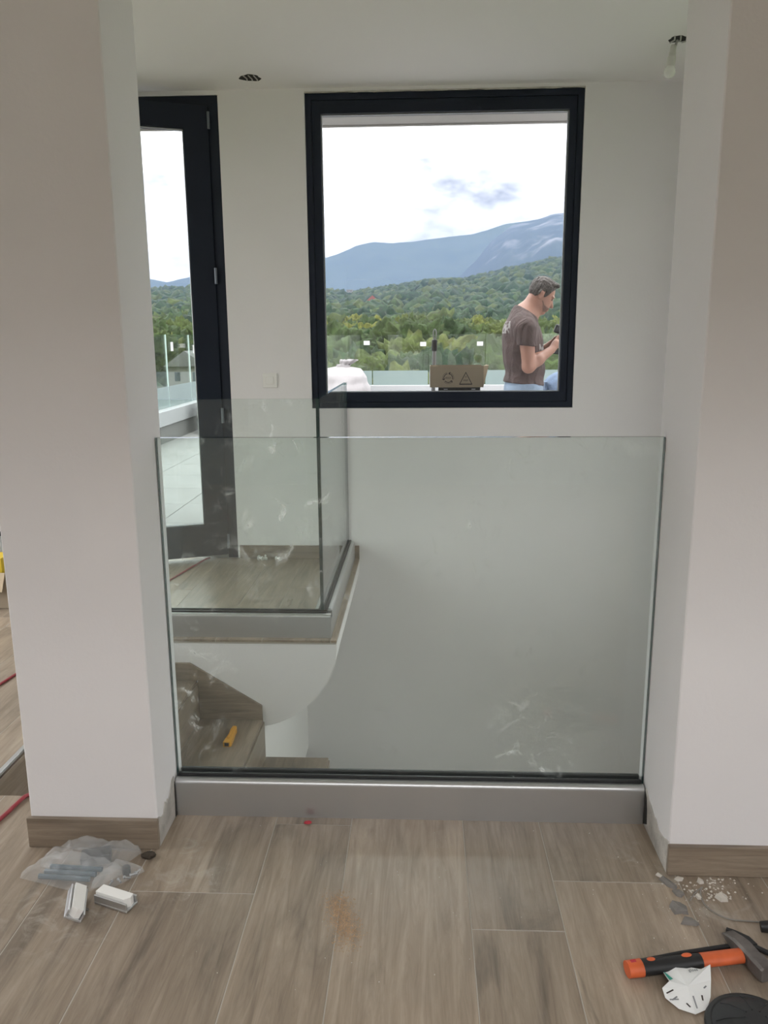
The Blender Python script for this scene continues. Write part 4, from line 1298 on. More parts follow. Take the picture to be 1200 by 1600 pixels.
# big white rubble sacks
def sack(c, r, h, label, seed, lean=0.0):
    t_ = thing('rubble_sack', label, 'sack', c, group='white rubble sacks on the terrace')
    rows, N = 22, 40
    vv, fs = [], []
    for i in range(rows + 1):
        s_ = i / rows
        z = h * s_
        rad = r * (0.80 + 0.25 * math.sin(PI * min(1, s_ * 1.3)) if s_ < 0.62 else 0.0)
        if s_ >= 0.62:
            q_ = (s_ - 0.62) / 0.38
            r0_ = 0.80 + 0.25 * math.sin(PI * 0.62 * 1.3)
            rad = r * (r0_ * math.sqrt(max(0, 1 - q_ ** 2.2)) * 0.86 + r0_ * 0.14)
            if q_ > 0.80:
                rad = r * (0.20 + 0.10 * (q_ - 0.8) / 0.2)
        for k_ in range(N):
            a = 2 * PI * k_ / N
            nn = 1 + 0.10 * mnoise.noise(Vector((2 * math.cos(a) + seed, 2 * math.sin(a), z * 3.5))) + 0.05 * mnoise.noise(Vector((6 * math.cos(a), 6 * math.sin(a) + seed, z * 10)))
            vv.append((c[0] + rad * nn * math.cos(a) + lean * s_ * s_, c[1] + rad * nn * math.sin(a), c[2] + z * (1 + 0.04 * mnoise.noise(Vector((3 * math.cos(a), 3 * math.sin(a), seed))))))
    for i in range(rows):
        for k_ in range(N):
            fs.append((i * N + k_, i * N + (k_ + 1) % N, (i + 1) * N + (k_ + 1) % N, (i + 1) * N + k_))
    fs += [tuple(range(N - 1, -1, -1)), tuple(rows * N + k_ for k_ in range(N))]
    MB().add(vv, fs).build('body', M_BAGW, t_, smooth='all', fix=False)
    # gathered, tied neck fanning out
    vv, fs = [], []
    N2 = 26
    for i, (rr, zz) in enumerate(((0.20, 0.93), (0.13, 0.98), (0.22, 1.05), (0.27, 1.10))):
        for k_ in range(N2):
            a = 2 * PI * k_ / N2
            q_ = rr * r * (1 + (0.22 if i > 1 else 0.08) * math.sin(7 * a + seed))
            vv.append((c[0] + lean + q_ * 1.2 * math.cos(a) + (0.07 * i * r), c[1] + q_ * math.sin(a), c[2] + h * zz + (0.03 * r * math.sin(5 * a) if i > 1 else 0)))
    for i in range(3):
        for k_ in range(N2):
            fs.append((i * N2 + k_, i * N2 + (k_ + 1) % N2, (i + 1) * N2 + (k_ + 1) % N2, (i + 1) * N2 + k_))
    fs += [tuple(range(N2 - 1, -1, -1)), tuple(3 * N2 + k_ for k_ in range(N2))]
    MB().add(vv, fs).build('tied_neck', M_BAGW, t_, smooth='all', fix=False)


sack((-1.52, 15.9, TZ), 0.50, 0.90, 'bulging white rubble sack with tied neck at the far parapet', 2.0, lean=0.02)
sack((-3.02, 12.35, TZ), 0.40, 0.72, 'white rubble sack against the terrace side parapet', 6.0)

# cardboard tray on a black crate on the outer sill
SILLZ = 0.9855
by0, by1 = 5.12, 5.32
cr = thing('plastic_crate', 'low black plastic crate on the outer window sill', 'crate', (0.24, 5.2, SILLZ))
MB().box(0.120, 0.362, by0 + 0.01, by1 - 0.01, SILLZ, SILLZ + 0.012, ch=0.002).build('base', M_BLACK, cr)
MB().box(0.112, 0.370, by0 + 0.004, by0 + 0.010, SILLZ + 0.012, SILLZ + 0.0655, ch=0.002).build('side', M_BLACK, cr)
MB().box(0.112, 0.370, by1 - 0.010, by1 - 0.004, SILLZ + 0.012, SILLZ + 0.0655, ch=0.002).build('side', M_BLACK, cr)
MB().box(0.112, 0.118, by0 + 0.011, by1 - 0.011, SILLZ + 0.012, SILLZ + 0.0655).build('side', M_BLACK, cr)
MB().box(0.364, 0.370, by0 + 0.011, by1 - 0.011, SILLZ + 0.012, SILLZ + 0.0655).build('side', M_BLACK, cr)
for xx in (0.155, 0.327):
    MB().box(xx - 0.012, xx + 0.012, by0 + 0.002, by0 + 0.0038, SILLZ + 0.052, SILLZ + 0.057).build('handle_slot', M_SEALMET, cr)
BZ = SILLZ + 0.066
bt = thing('cardboard_box', 'open cardboard box with printed recycling marks on the outer window sill', 'box', (0.24, 5.2, BZ))
x0, x1, zt = 0.057, 0.388, BZ + 0.132
yy0, yy1 = 5.125, 5.32
MB().box(x0, x1, yy0, yy1, BZ, BZ + 0.004).build('bottom', M_CARD, bt)
MB().box(x0, x1, yy0, yy0 + 0.004, BZ + 0.004, zt).build('side', M_CARD, bt)
MB().box(x0, x1, yy1 - 0.004, yy1, BZ + 0.004, zt).build('side', M_CARD, bt)
MB().box(x0, x0 + 0.004, yy0 + 0.004, yy1 - 0.004, BZ + 0.004, zt).build('side', M_CARD, bt)
sl = MB()
sl.add([(x1, yy0, BZ), (x1, yy1, BZ), (x1 + 0.034, yy1, zt), (x1 + 0.034, yy0 + 0.02, zt + 0.002), (x1 - 0.004, yy0, BZ), (x1 - 0.004, yy1, BZ), (x1 + 0.030, yy1, zt), (x1 - 0.002, yy0, zt)], [(0, 1, 2, 3), (4, 7, 6, 5), (0, 3, 7, 4), (3, 2, 6, 7), (2, 1, 5, 6)])
sl.build('splayed_side', M_CARDL, bt)
MB().prism([(x0 + 0.002, zt), (x0 + 0.036, zt + 0.006), (x0 + 0.052, zt), (x0 + 0.03, zt - 0.004)], yy0 - 0.001, yy0 + 0.006, 'y').build('torn_edge', M_CARDL, bt)
pyf = yy0 - 0.0006


def ring_mark(pts_, wdt, name='printed_mark'):
    mb = MB()
    n_ = len(pts_)
    for i in range(n_):
        a, c = Vector(pts_[i]), Vector(pts_[(i + 1) % n_])
        d = (c - a).normalized()
        nn = Vector((-d.y, d.x)) * wdt / 2
        a2, c2 = a - d * wdt * 0.3, c + d * wdt * 0.3
        mb.add([(a2.x + nn.x, pyf, a2.y + nn.y), (c2.x + nn.x, pyf, c2.y + nn.y), (c2.x - nn.x, pyf, c2.y - nn.y), (a2.x - nn.x, pyf, a2.y - nn.y)], [(0, 1, 2, 3)])
    return mb


# triangle with heavier base
tcx, tcz = 0.279, BZ + 0.052
mb = ring_mark([(tcx - 0.038, tcz - 0.032), (tcx + 0.038, tcz - 0.032), (tcx, tcz + 0.040)], 0.0042)
mb.box(tcx - 0.040, tcx + 0.040, pyf - 0.0001, pyf + 0.0004, tcz - 0.036, tcz - 0.029)
mb.build('printed_triangle', M_INK, bt)
MW = Matrix(((1, 0, 0, 0), (0, 0, -1, pyf), (0, 1, 0, 0), (0, 0, 0, 1)))


def wall_text(body, size, x_, z_, parent, m):
    M = Matrix.Translation((x_, 0, z_)) @ MW
    text(body, size, M, m, parent)


wall_text('PAP', 0.017, tcx, tcz - 0.010, bt, M_INK)
wall_text('20', 0.012, tcx, tcz + 0.012, bt, M_INK)
# three bent arrows around a hub
rcx, rcz = 0.170, BZ + 0.058
mb = MB()
for k in range(3):
    a0 = PI / 2 + k * 2 * PI / 3
    arc = []
    for i in range(9):
        a = a0 + 0.20 + (2 * PI / 3 - 0.55) * i / 8
        arc.append((a, 0.030))
    for i in range(8):
        (a, r_), (c, _) = arc[i], arc[i + 1]
        vv = [(rcx + (r_ + s_) * math.cos(q), pyf, rcz + (r_ + s_) * math.sin(q)) for q, s_ in ((a, -0.0055), (c, -0.0055), (c, 0.0055), (a, 0.0055))]
        # outline arrows: two thin strokes
        for (lo_, hi2) in ((-0.0055, -0.0010), (0.0035, 0.0055)):
            vv = [(rcx + (r_ + s_) * math.cos(q), pyf, rcz + (r_ + s_) * math.sin(q)) for q, s_ in ((a, lo_), (c, lo_), (c, hi2), (a, hi2))]
            mb.add(vv, [(0, 1, 2, 3)])
    ae_ = arc[-1][0]
    mb.add([(rcx + (0.030 + s_) * math.cos(ae_ + t_), pyf, rcz + (0.030 + s_) * math.sin(ae_ + t_)) for s_, t_ in ((-0.011, 0), (0.011, 0), (0.0, 0.32))], [(0, 1, 2)])
mb.build('printed_recycling_mark', M_INK, bt)
wall_text('RESY', 0.0165, rcx, rcz, bt, M_INK)

# broom leaning against the sill
br = thing('broom', 'grey broom handle with black grip standing outside the window', 'broom', (0.075, 5.42, TZ))
pA, pB = Vector((0.060, 5.47, TZ + 0.06)), Vector((0.0885, 5.40, 1.345))
MB().tube([pA, pB], 0.0135, 12).build('pole', M_STICK, br, smooth=True)
dv = (pB - pA).normalized()
MB().tube([pB - dv * 0.075, pB - dv * 0.07, pB - dv * 0.004, pB], [0.013, 0.0185, 0.018, 0.013], 12).build('grip', M_BLACK, br, smooth=True)
lp = []
for k in range(13):
    a = -PI / 2 + 2 * PI * k / 12
    lp.append(pB + dv * 0.032 + Vector((0.010 * math.cos(a), 0, 0.032 * math.sin(a))))
MB().tube(lp, 0.0042, 8).build('hanging_loop', M_STICK, br, smooth=True)
MB().box(-0.10, 0.22, 5.44, 5.50, TZ + 0.045, TZ + 0.075, ch=0.004).build('head', M_BLACK, br)
MB().box(-0.095, 0.215, 5.442, 5.498, TZ + 0.001, TZ + 0.045).build('bristles', M_BROWN, br)

# ------------------------------------------------------------------ people: blended solids, one continuous surface
def surface_nets(D, org, h):
    s = D < 0
    nx, ny, nz = D.shape
    c = np.zeros((nx - 1, ny - 1, nz - 1), np.int32)
    for dx in (0, 1):
        for dy in (0, 1):
            for dz in (0, 1):
                c += s[dx:nx - 1 + dx, dy:ny - 1 + dy, dz:nz - 1 + dz]
    act = (c > 0) & (c < 8)
    idx = -np.ones(act.shape, np.int64)
    I = np.argwhere(act)
    idx[act] = np.arange(len(I))
    acc = np.zeros((len(I), 3))
    cnt = np.zeros(len(I))
    corners = [(dx, dy, dz) for dx in (0, 1) for dy in (0, 1) for dz in (0, 1)]
    for a in corners:
        for ax_ in range(3):
            if a[ax_] == 1:
                continue
            b_ = list(a)
            b_[ax_] = 1
            da = D[I[:, 0] + a[0], I[:, 1] + a[1], I[:, 2] + a[2]]
            db = D[I[:, 0] + b_[0], I[:, 1] + b_[1], I[:, 2] + b_[2]]
            cr_ = (da < 0) != (db < 0)
            t_ = np.where(cr_, da / np.where(cr_, da - db, 1), 0)
            p = np.array(a, float)[None, :].repeat(len(I), 0)
            p[:, ax_] += t_
            acc[cr_] += p[cr_]
            cnt[cr_] += 1
    V = (I + acc / cnt[:, None]) * h + np.array(org)
    F = []
    for ax_ in range(3):
        sh = list(D.shape)
        sl_a = [slice(None)] * 3
        sl_b = [slice(None)] * 3
        sl_a[ax_] = slice(0, sh[ax_] - 1)
        sl_b[ax_] = slice(1, sh[ax_])
        A, B = s[tuple(sl_a)], s[tuple(sl_b)]
        E_ = np.argwhere(A != B)
        u, v = [(1, 2), (2, 0), (0, 1)][ax_]
        ok = (E_[:, u] > 0) & (E_[:, v] > 0) & (E_[:, u] < sh[u] - 1) & (E_[:, v] < sh[v] - 1)
        E_ = E_[ok]
        flip = A[E_[:, 0], E_[:, 1], E_[:, 2]]

        def cell(du, dv_):
            q_ = E_.copy()
            q_[:, u] -= du
            q_[:, v] -= dv_
            return idx[q_[:, 0], q_[:, 1], q_[:, 2]]
        quad = np.stack([cell(1, 1), cell(0, 1), cell(0, 0), cell(1, 0)], 1)
        quad[~flip] = quad[~flip][:, ::-1]
        F.append(quad)
    return V, np.concatenate(F)


class Field:
    def __init__(self, lo, hi, h):
        self.h, self.lo = h, lo
        ax_ = [np.arange(lo[i], hi[i] + h, h).astype(np.float32) for i in range(3)]
        self.X, self.Y, self.Z = np.meshgrid(*ax_, indexing='ij')

    def ell(self, c, r, fx=None):
        """ellipsoid; fx = pitch of the x-z axes (radians, nose down positive)"""
        x_, y_, z_ = self.X - c[0], self.Y - c[1], self.Z - c[2]
        if fx:
            cs, sn = math.cos(fx), math.sin(fx)
            x_, z_ = x_ * cs - z_ * sn, x_ * sn + z_ * cs
        k0 = np.sqrt((x_ / r[0]) ** 2 + (y_ / r[1]) ** 2 + (z_ / r[2]) ** 2) + 1e-9
        k1 = np.sqrt((x_ / r[0] ** 2) ** 2 + (y_ / r[1] ** 2) ** 2 + (z_ / r[2] ** 2) ** 2) + 1e-9
        return k0 * (k0 - 1) / k1

    def cone(self, a, b_, ra, rb):
        a, b_ = np.array(a, float), np.array(b_, float)
        d = b_ - a
        L2 = d @ d
        t_ = np.clip(((self.X - a[0]) * d[0] + (self.Y - a[1]) * d[1] + (self.Z - a[2]) * d[2]) / L2, 0, 1)
        return np.sqrt((self.X - a[0] - t_ * d[0]) ** 2 + (self.Y - a[1] - t_ * d[1]) ** 2 + (self.Z - a[2] - t_ * d[2]) ** 2) - (ra + (rb - ra) * t_)

    def mesh(self, D, name, m, parent, smooth=True):
        V, F = surface_nets(D, self.lo, self.h)
        # one pass of smoothing
        me = bpy.data.meshes.new(name)
        me.from_pydata(V.tolist(), [], F.tolist())
        me.materials.append(m)
        me.polygons.foreach_set('use_smooth', [True] * len(me.polygons))
        o = bpy.data.objects.new(name, me)
        COL.objects.link(o)
        o.parent = parent
        o.matrix_parent_inverse = Matrix.Translation(parent.location).inverted()
        return o


def smin(a, b_, k):
    h_ = np.clip(0.5 + 0.5 * (b_ - a) / k, 0, 1)
    return b_ * (1 - h_) + a * h_ - k * h_ * (1 - h_)


def many(k, *ds):
    r_ = ds[0]
    for d in ds[1:]:
        r_ = smin(r_, d, k)
    return r_


M_SKIN = plain('skin', (0.2805, 0.141, 0.0966), 0.5, var=0.08, vscale=9)
M_HAIR = plain('dark_hair', (0.0366, 0.0282, 0.0229), 0.6, bump=1.0, bscale=60, var=0.35, vscale=40)
M_SHOE = plain('work_shoe', (0.10, 0.08, 0.06), 0.7)
M_JEANS = plain('pale_denim', (0.1775, 0.2366, 0.3106), 0.85, bump=0.3, bscale=60, var=0.16, vscale=11)
M_JEANS2 = plain('blue_denim', (0.0705, 0.108, 0.1702), 0.85, bump=0.5, bscale=30, var=0.3, vscale=16)
M_GREYT = plain('grey_cloth', (0.30, 0.31, 0.33), 0.85, bump=0.3, bscale=60)
M_STUBBLE = plain('stubbled_skin', (0.1522, 0.0853, 0.0633), 0.7, var=0.2, vscale=60)
M_EYE = plain('dark_eye', (0.02, 0.015, 0.012), 0.2)


def shirt_mat():
    m, t, out = newmat('brown_cotton_with_print')
    b_ = nd(t, 'ShaderNodeBsdfPrincipled', i_Roughness=0.85)
    g = nd(t, 'ShaderNodeNewGeometry')
    sp = nd(t, 'ShaderNodeSeparateXYZ')
    t.links.new(g.outputs['Position'], sp.inputs[0])

    def within(o_, lo, hi):
        return mth(t, 'MULTIPLY', mth(t, 'GREATER_THAN', o_, lo), mth(t, 'LESS_THAN', o_, hi))
    # back print high between the shoulders, chest print low on the front
    back = mth(t, 'MULTIPLY', mth(t, 'MULTIPLY', within(sp.outputs['Z'], 1.385, 1.475), mth(t, 'LESS_THAN', sp.outputs['X'], 0.70)), within(sp.outputs['Y'], 6.26, 6.54))
    chest = mth(t, 'MULTIPLY', mth(t, 'MULTIPLY', within(sp.outputs['Z'], 1.255, 1.305), mth(t, 'GREATER_THAN', sp.outputs['X'], 0.885)), within(sp.outputs['Y'], 6.26, 6.54))
    zone = mth(t, 'MAXIMUM', back, chest)
    mpn = nd(t, 'ShaderNodeMapping')
    mpn.inputs['Scale'].default_value = (40, 40, 34)
    t.links.new(g.outputs['Position'], mpn.inputs[0])
    nz = nd(t, 'ShaderNodeTexNoise', i_Scale=1.0, i_Detail=2.0)
    t.links.new(mpn.outputs[0], nz.inputs['Vector'])
    glyph = mth(t, 'MULTIPLY', zone, mth(t, 'GREATER_THAN', nz.outputs['Fac'], 0.50))
    co = nd(t, 'ShaderNodeTexNoise', i_Scale=9.0, i_Detail=5.0)
    t.links.new(g.outputs['Position'], co.inputs['Vector'])
    base = ramp(t, co.outputs['Fac'], [(0.3, (0.044, 0.027, 0.024)), (0.7, (0.074, 0.047, 0.043))])
    t.links.new(mixc(t, glyph, base, (0.26, 0.25, 0.24)), b_.inputs['Base Color'])
    # cloth folds
    mp2 = nd(t, 'ShaderNodeMapping')
    mp2.inputs['Scale'].default_value = (13, 13, 5)
    mp2.inputs['Rotation'].default_value = (0, 0.6, 0)
    t.links.new(g.outputs['Position'], mp2.inputs[0])
    n2 = nd(t, 'ShaderNodeTexNoise', i_Scale=1.0, i_Detail=3.0, i_Distortion=0.8)
    t.links.new(mp2.outputs[0], n2.inputs['Vector'])
    bp = nd(t, 'ShaderNodeBump', i_Strength=0.7, i_Distance=0.05)
    t.links.new(n2.outputs['Fac'], bp.inputs['Height'])
    t.links.new(bp.outputs[0], b_.inputs['Normal'])
    t.links.new(b_.outputs[0], out.inputs[0])
    return m


def person_standing():
    root = thing('person', 'man in brown t-shirt and pale jeans standing on the terrace, looking down', 'person', (0.80, 6.4, TZ))
    Fd = Field((0.50, 6.02, -0.05), (1.20, 6.78, 1.84), 0.0062)
    yc = 6.40
    torso = many(0.06, Fd.ell((0.795, yc, 0.965), (0.138, 0.172, 0.135)), Fd.ell((0.802, yc, 1.11), (0.136, 0.168, 0.19)), Fd.ell((0.780, yc, 1.29), (0.142, 0.180, 0.21)), Fd.ell((0.752, yc, 1.405), (0.104, 0.165, 0.115)),
                 Fd.ell((0.775, yc - 0.175, 1.425), (0.072, 0.07, 0.068)), Fd.ell((0.775, yc + 0.175, 1.425), (0.072, 0.07, 0.068)), Fd.cone((0.762, yc - 0.12, 1.470), (0.785, yc, 1.525), 0.05, 0.07), Fd.cone((0.762, yc + 0.12, 1.470), (0.785, yc, 1.525), 0.05, 0.07))
    # near arm and far arm
    E1, W1_ = (0.800, yc - 0.225, 1.140), (0.985, yc - 0.115, 1.262)
    S1 = (0.782, yc - 0.205, 1.415)
    E2, W2_ = (0.830, yc + 0.225, 1.15), (0.975, yc + 0.10, 1.275)
    S2 = (0.782, yc + 0.205, 1.415)
    up1, up2 = Fd.cone(S1, E1, 0.060, 0.047), Fd.cone(S2, E2, 0.060, 0.047)
    fore1 = many(0.02, Fd.cone(E1, (0.875, yc - 0.18, 1.19), 0.045, 0.044), Fd.cone((0.875, yc - 0.18, 1.19), W1_, 0.044, 0.029))
    fore2 = many(0.02, Fd.cone(E2, (0.885, yc + 0.18, 1.20), 0.045, 0.043), Fd.cone((0.885, yc + 0.18, 1.20), W2_, 0.043, 0.029))
    arms = many(0.025, many(0.02, up1, fore1), many(0.02, up2, fore2))

    def hand(W, pal, side):
        palm = Fd.cone(W, pal, 0.026, 0.033)
        fs_ = []
        for q in range(4):
            zq = pal[2] + 0.030 - 0.019 * q
            ln = (0.040, 0.046, 0.043, 0.034)[q]
            b0 = (pal[0] + 0.022, pal[1] + side * 0.006, zq)
            b1 = (pal[0] + 0.022 + ln, pal[1] + side * 0.022, zq + 0.004)
            b2 = (pal[0] + 0.030 + ln * 0.8, pal[1] + side * 0.052, zq + 0.006)
            fs_ += [Fd.cone(b0, b1, 0.0095, 0.0088), Fd.cone(b1, b2, 0.0088, 0.0078)]
        th0 = (pal[0] - 0.005, pal[1] + side * 0.020, pal[2] + 0.020)
        th1 = (pal[0] + 0.022, pal[1] + side * 0.040, pal[2] + 0.052)
        th2 = (pal[0] + 0.045, pal[1] + side * 0.046, pal[2] + 0.062)
        fs_ += [Fd.cone(th0, th1, 0.012, 0.0105), Fd.cone(th1, th2, 0.0105, 0.009)]
        return many(0.006, palm, *fs_)
    hnd1, hnd2 = hand(W1_, (1.020, yc - 0.085, 1.305), 1), hand(W2_, (1.010, yc + 0.070, 1.30), -1)
    legs = many(0.04, Fd.cone((0.80, yc - 0.095, 0.93), (0.825, yc - 0.10, 0.50), 0.098, 0.062), Fd.cone((0.825, yc - 0.10, 0.50), (0.79, yc - 0.105, 0.07), 0.062, 0.046),
                Fd.cone((0.80, yc + 0.095, 0.93), (0.80, yc + 0.11, 0.50), 0.098, 0.062), Fd.cone((0.80, yc + 0.11, 0.50), (0.755, yc + 0.12, 0.07), 0.062, 0.046))
    feet = many(0.02, Fd.cone((0.775, yc - 0.105, 0.015), (0.93, yc - 0.115, 0.000), 0.042, 0.030), Fd.cone((0.74, yc + 0.12, 0.015), (0.895, yc + 0.14, 0.000), 0.042, 0.030))
    # head, nodding down about 28 degrees
    hcx, hcz, tl = 0.917, 1.672, math.radians(28)
    fx_, fz_ = math.cos(tl), -math.sin(tl)
    ux_, uz_ = math.sin(tl), math.cos(tl)

    def hp(f_, l_, u_):
        return (hcx + f_ * fx_ + u_ * ux_, yc + l_, hcz + f_ * fz_ + u_ * uz_)
    def head_of(Fd):
        head = many(0.03, Fd.ell(hp(-0.012, 0, 0.022), (0.098, 0.077, 0.092), tl), Fd.ell(hp(0.030, 0, -0.050), (0.066, 0.060, 0.080), tl))
        head = many(0.018, head, Fd.ell(hp(0.058, 0, -0.116), (0.030, 0.028, 0.020), tl), Fd.ell(hp(0.010, 0, -0.085), (0.055, 0.056, 0.035), tl))
        head = many(0.010, head, Fd.cone(hp(0.085, 0, -0.004), hp(0.108, 0, -0.048), 0.0085, 0.0135), Fd.ell(hp(0.080, -0.030, 0.014), (0.014, 0.026, 0.010), tl), Fd.ell(hp(0.080, 0.030, 0.014), (0.014, 0.026, 0.010), tl),
                    Fd.ell(hp(0.087, 0, -0.078), (0.013, 0.024, 0.007), tl), Fd.ell(hp(0.084, 0, -0.092), (0.013, 0.021, 0.008), tl))
        for sgn in (-1, 1):
            sock = Fd.ell(hp(0.098, sgn * 0.031, -0.006), (0.016, 0.015, 0.011), tl)
            head = -smin(-head, sock, 0.008)
            ear = many(0.006, Fd.ell(hp(-0.012, sgn * 0.078, -0.018), (0.019, 0.010, 0.031), tl + 0.15), Fd.ell(hp(-0.018, sgn * 0.084, 0.0), (0.017, 0.007, 0.016), tl))
            head = smin(head, ear, 0.008)
        return head
    head = head_of(Fd)
    neck = many(0.04, Fd.cone((0.785, yc, 1.46), (0.872, yc, 1.600), 0.070, 0.060), Fd.cone((0.80, yc, 1.50), (0.845, yc, 1.63), 0.058, 0.050))
    upper = smin(smin(torso, arms, 0.04), smin(neck, head, 0.025), 0.05)
    body = many(0.008, smin(upper, legs, 0.05), hnd1, hnd2)
    body = smin(body, feet, 0.03)
    skin = Fd.mesh(body, 'body', M_SKIN, root)
    # shirt: torso and sleeves, ending at neckline, sleeve hems and waist
    sl1 = np.maximum(up1 - 0.017, -(Fd.Z - 1.292 + 0.10 * (Fd.X - 0.79)))
    sl2 = np.maximum(up2 - 0.017, -(Fd.Z - 1.292))
    wr_ = 0.006 * np.sin(38 * Fd.Z + 10 * Fd.X) * np.clip((1.22 - Fd.Z) * 6, 0, 1)
    sh = smin(smin(torso - 0.014 - wr_, sl1, 0.022), sl2, 0.022)
    hem = 1.005 - 0.10 * (Fd.X - 0.79)
    sh = np.maximum(sh, hem - Fd.Z)
    nk = Fd.cone((0.808, yc, 1.52), (0.885, yc, 1.64), 0.068, 0.08)
    sh = np.maximum(sh, -nk)
    sh = np.maximum(sh, Fd.Z - (1.585 - 0.62 * (Fd.X - 0.745)))
    Fd.mesh(sh, 'shirt', shirt_mat(), root)
    je = smin(Fd.ell((0.795, yc, 0.965), (0.138, 0.172, 0.135)), legs, 0.05) - 0.013
    je = np.maximum(np.maximum(je, Fd.Z - (1.035 - 0.05 * (Fd.X - 0.8))), 0.045 - Fd.Z)
    Fd.mesh(je, 'jeans', M_JEANS, root)
    ft = np.maximum(feet - 0.010, (TZ + 0.002) - Fd.Z)
    Fd.mesh(ft, 'shoes', M_SHOE, root)
    # short hair: thin at the sides, swept up and forward on top
    Fh = Field((0.76, 6.28, 1.54), (1.08, 6.52, 1.82), 0.0036)
    rel_f = (Fh.X - hcx) * fx_ + (Fh.Z - hcz) * fz_
    rel_u = (Fh.X - hcx) * ux_ + (Fh.Z - hcz) * uz_
    lat = np.abs(Fh.Y - yc)
    strand = np.sin(130 * Fh.Y + 35 * np.sin(22 * rel_f)) * np.sin(55 * rel_f + 90 * lat) + 0.6 * np.sin(210 * Fh.Y + 60 * rel_u + 40 * rel_f)
    thick = 0.0045 + 0.010 * np.clip((rel_u - 0.02) / 0.08, 0, 1) + 0.0028 * strand * np.clip((rel_u + 0.03) / 0.08, 0.25, 1)
    hd0 = head_of(Fh)
    cap = hd0 - thick
    quiff = Fh.ell(hp(0.046, 0, 0.100), (0.044, 0.050, 0.017), tl - 0.15) - 0.004 * strand
    cap = smin(cap, quiff, 0.022)
    xs_ = [-0.20, -0.105, -0.060, -0.035, -0.022, 0.004, 0.010, 0.030, 0.045, 0.065, 0.085, 0.20]
    zs_ = [-0.072, -0.072, -0.064, -0.028, 0.018, 0.020, -0.018, -0.010, 0.030, 0.066, 0.080, 0.085]
    line = np.interp(rel_f, xs_, zs_) + 0.004 * np.sin(260 * rel_f) + 0.022 * np.clip((0.05 - lat) / 0.05, 0, 1) * (rel_f > 0.05)
    hair = np.maximum(cap, line - rel_u)
    Fh.mesh(hair, 'hair', M_HAIR, root)
    # stubble on jaw and upper lip
    sb = np.maximum(np.maximum(hd0 - 0.0016, rel_u - np.interp(rel_f, [-0.2, -0.02, 0.02, 0.05, 0.075, 0.2], [-0.09, -0.075, -0.040, -0.068, -0.066, -0.066])), -0.150 - rel_u)
    sb = np.maximum(sb, -0.012 - rel_f)
    sb = np.maximum(sb, -(Fh.ell(hp(0.092, 0, -0.085), (0.03, 0.024, 0.011), tl)))
    Fh.mesh(sb, 'stubble', M_STUBBLE, root)
    for sgn in (-1, 1):
        e = hp(0.079, sgn * 0.031, -0.006)
        bm = bmesh.new()
        bmesh.ops.create_uvsphere(bm, u_segments=10, v_segments=8, radius=0.0085)
        bmesh.ops.translate(bm, verts=bm.verts, vec=e)
        mb = MB()
        bm.verts.index_update()
        mb.add([v.co[:] for v in bm.verts], [[v.index for v in f.verts] for f in bm.faces])
        bm.free()
        mb.build('eye', M_EYE, root, smooth='all')
    return root


person_standing()
# handheld tool between his hands
hd_ = thing('handheld_tool', 'dark handheld power tool held by the man in brown', 'tool', (1.06, 6.39, 1.30))
MB().tube([(1.052, 6.392, 1.262), (1.062, 6.392, 1.33), (1.068, 6.392, 1.37)], [0.0175, 0.016, 0.018], 14).build('grip', M_BLACK, hd_, smooth=True)
MB().obox(Vector((1.085, 6.392, 1.400)), (0.14, 0.055, 0.065), Matrix.Rotation(0.35, 3, 'Y'), ch=0.008).build('body', M_BLACK, hd_)
MB().obox(Vector((1.050, 6.392, 1.243)), (0.085, 0.060, 0.035), Matrix.Rotation(0.1, 3, 'Y'), ch=0.005).build('battery', M_BLACK, hd_)
MB().lathe([(0.020, 0.0), (0.018, 0.03), (0.008, 0.045), (0.004, 0.07)], (1.150, 6.392, 1.376), 14, Matrix.Rotation(PI / 2 + 0.35, 3, 'Y')).build('chuck', M_STEEL, hd_, smooth=True)


